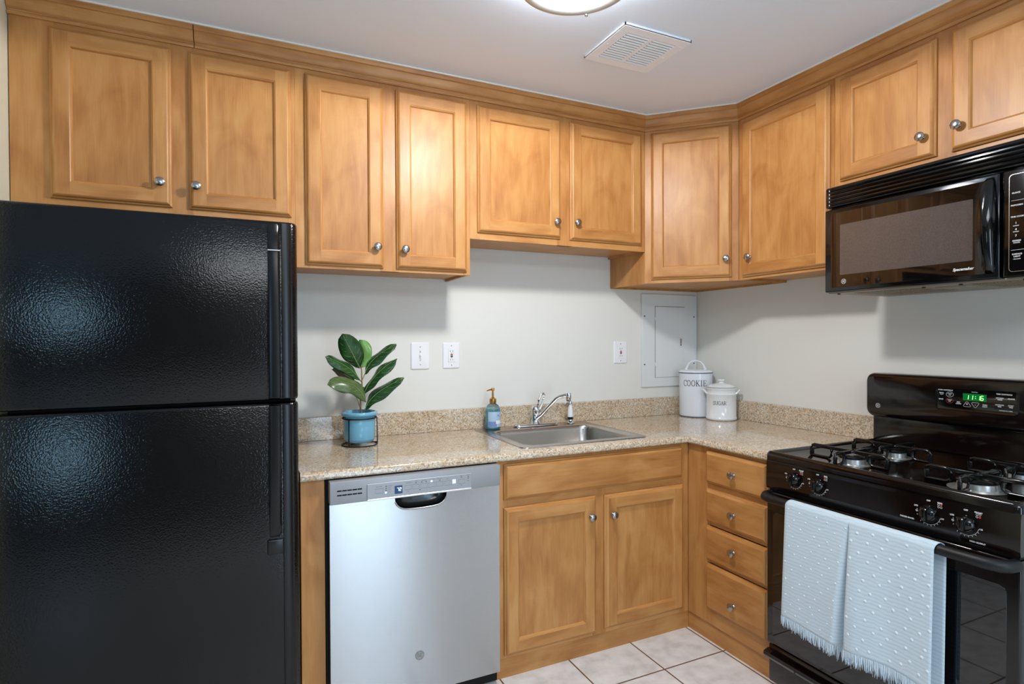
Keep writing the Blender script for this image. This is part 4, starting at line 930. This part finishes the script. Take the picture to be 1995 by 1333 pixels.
def towel_sheet():
    mb = MB(RIGHT); ns, nt = 60, 36; rows = []
    cd_ = RF+.0525
    back = [[(towel_pt(i/ns, tt, 1)) for i in range(ns+1)] for tt in [j/nt for j in range(nt, 0, -1)]]
    for r_ in back: rows.append([(u, cd_+b, z) for u, b, z in r_])
    for k in range(0, 9):      # over the bar
        a = PI-PI*k/8; row = []
        for i in range(ns+1):
            u0_, b0, _ = towel_pt(i/ns, 0.0, 0); u1_, b1, _ = towel_pt(i/ns, 0.0, 1); f = k/8
            row.append((u1_+(u0_-u1_)*f, cd_+.0188*math.cos(a), .764+.0175*math.sin(a)))
        rows.append(row)
    for j in range(1, nt+1): rows.append([(u, cd_+b, z) for u, b, z in (towel_pt(i/ns, j/nt, 0) for i in range(ns+1))])
    mb.loft(rows, TOW, closed=False); o = mb.build('cloth', t, 80, recalc=False)
    sol = o.modifiers.new('thick', 'SOLIDIFY'); sol.thickness = .0016; sol.offset = 0
    # tufts
    tb = MB(RIGHT)
    for r_ in range(13):
        for c in range(11):
            s = (c+.5*(r_ % 2)+.3+random.uniform(-.18, .18))/11; tt = (r_+.6+random.uniform(-.2, .2))/13.5
            if s > 1 or abs(s-.46) < .05: continue
            u, b, z = towel_pt(s, tt, 0); r0 = .0058 if s > .5 else .0038
            tb.lathe((u, cd_+b+.0006, z), [(r0, 0), (r0*.8, .0012), (0, .002)], TUF, 'd', 8, cap=False)
    tb.build('tufts', t, 60)['kind'] = 'stuff'
    fb = MB(RIGHT)
    for layer, nn_ in ((0, 190), (1, 150)):
        for i in range(nn_):
            s = (i+random.random()*.8)/nn_; u, b, z = towel_pt(min(s, 1), 1, layer); ln = .026+.014*random.random(); dx = (random.random()-.5)*.012; dy = (random.random()-.5)*.008
            fb.tube([(u, cd_+b, z+.003), (u+dx*.4, cd_+b+dy*.5, z-ln*.5), (u+dx, cd_+b+dy, z-ln)], [.0016, .0013, .0006], FRG, 5)
    fb.build('fringe', t, 60)['kind'] = 'stuff'
towel_sheet()

# ---------------------------------------------------------------- ceiling lamp and vent
t = thing('ceiling_light', 'round flush-mount ceiling light with glowing white glass bowl', 'ceiling light', (-1.62, -1.245, CZ))
lx, ly = -1.62, -1.245
mb = MB(); mb.lathe((lx, ly, CZ), [(.154, -.062), (.165, -.059), (.176, -.062), (.180, -.070), (.176, -.078), (.165, -.081), (.154, -.079), (.149, -.071), (.154, -.062)], CLIP, 'z', 64, cap=False); mb.build('ring', t, 50)
mb = MB(); mb.lathe((lx, ly, CZ), [(.120, -.002), (.140, -.012), (.150, -.035), (.150, -.064)]+[(.1495*math.cos(a*PI/2/12), -.068-.008*math.sin(a*PI/2/12)) for a in range(13)], BOWL, 'z', 64); mb.build('glass_bowl', t, 60)
bl = bpy.data.lights.new('lamp_bulb', 'SPOT'); bl.spot_size = math.radians(179); bl.spot_blend = .02; bl.energy = 46; bl.color = (1, .982, .955); bl.shadow_soft_size = .075
bo = bpy.data.objects.new('lamp_bulb', bl); COL.objects.link(bo); bo.parent = t; bo.location = (0, 0, -.115)
for k in range(3):
    a = math.radians(47+120*k)
    mb = MB(); mb.lathe((lx+.174*math.cos(a), ly+.174*math.sin(a), CZ-.080), [(0, -.007), (.0045, -.0055), (.0065, 0), (.0045, .005), (.003, .008), (0, .008)], CHROME, 'z', 16); mb.build('clip_ball', t, 60)
t = thing('ceiling_vent', 'white square louvered vent grille screwed to the ceiling', 'vent', (-1.118, -.878, CZ))
vx0, vx1, vy0, vy1 = -1.272, -.962, -1.018, -.738
mb = MB()
for a, b, c, d in ((vx0, vx1, vy0, vy0+.042), (vx0, vx1, vy1-.042, vy1), (vx0, vx0+.042, vy0+.042, vy1-.042), (vx1-.042, vx1, vy0+.042, vy1-.042), (-1.126, -1.108, vy0+.042, vy1-.042)):
    mb.box((a, c, CZ-.012), (b, d, CZ-.006), VENT, .0015, 1)
for a, b, c, d in ((vx0, vx1, vy0, vy0+.004), (vx0, vx1, vy1-.004, vy1), (vx0, vx0+.004, vy0, vy1), (vx1-.004, vx1, vy0, vy1)): mb.box((a, c, CZ-.011), (b, d, CZ), VENT)
mb.build('frame', t, 35)
mb = MB()
for k in range(12):
    y = vy0+.046+k*.0163
    for a, b in ((vx0+.042, -1.126), (-1.108, vx1-.042)):
        mb.loft([[(x, y+.0080, CZ-.0118), (x, y, CZ-.0085), (x, y-.0004, CZ-.0095), (x, y+.0076, CZ-.0128)] for x in (a, b)], VENT, True, True, True)
mb.build('louvers', t, 0)
mb = MB(); mb.box((vx0+.03, vy0+.03, CZ-.0035), (vx1-.03, vy1-.03, CZ-.001), mat('duct_grey', (60, 62, 64), .7)); mb.build('duct', t, 0)
for x in (vx0+.02, vx1-.02): mb = MB(); mb.lathe((x, -.878, CZ-.0125), [(0, -.0015), (.0035, -.001), (.0045, .001), (0, .001)], WHITEP, 'z', 12); mb.build('screw', t, 50)
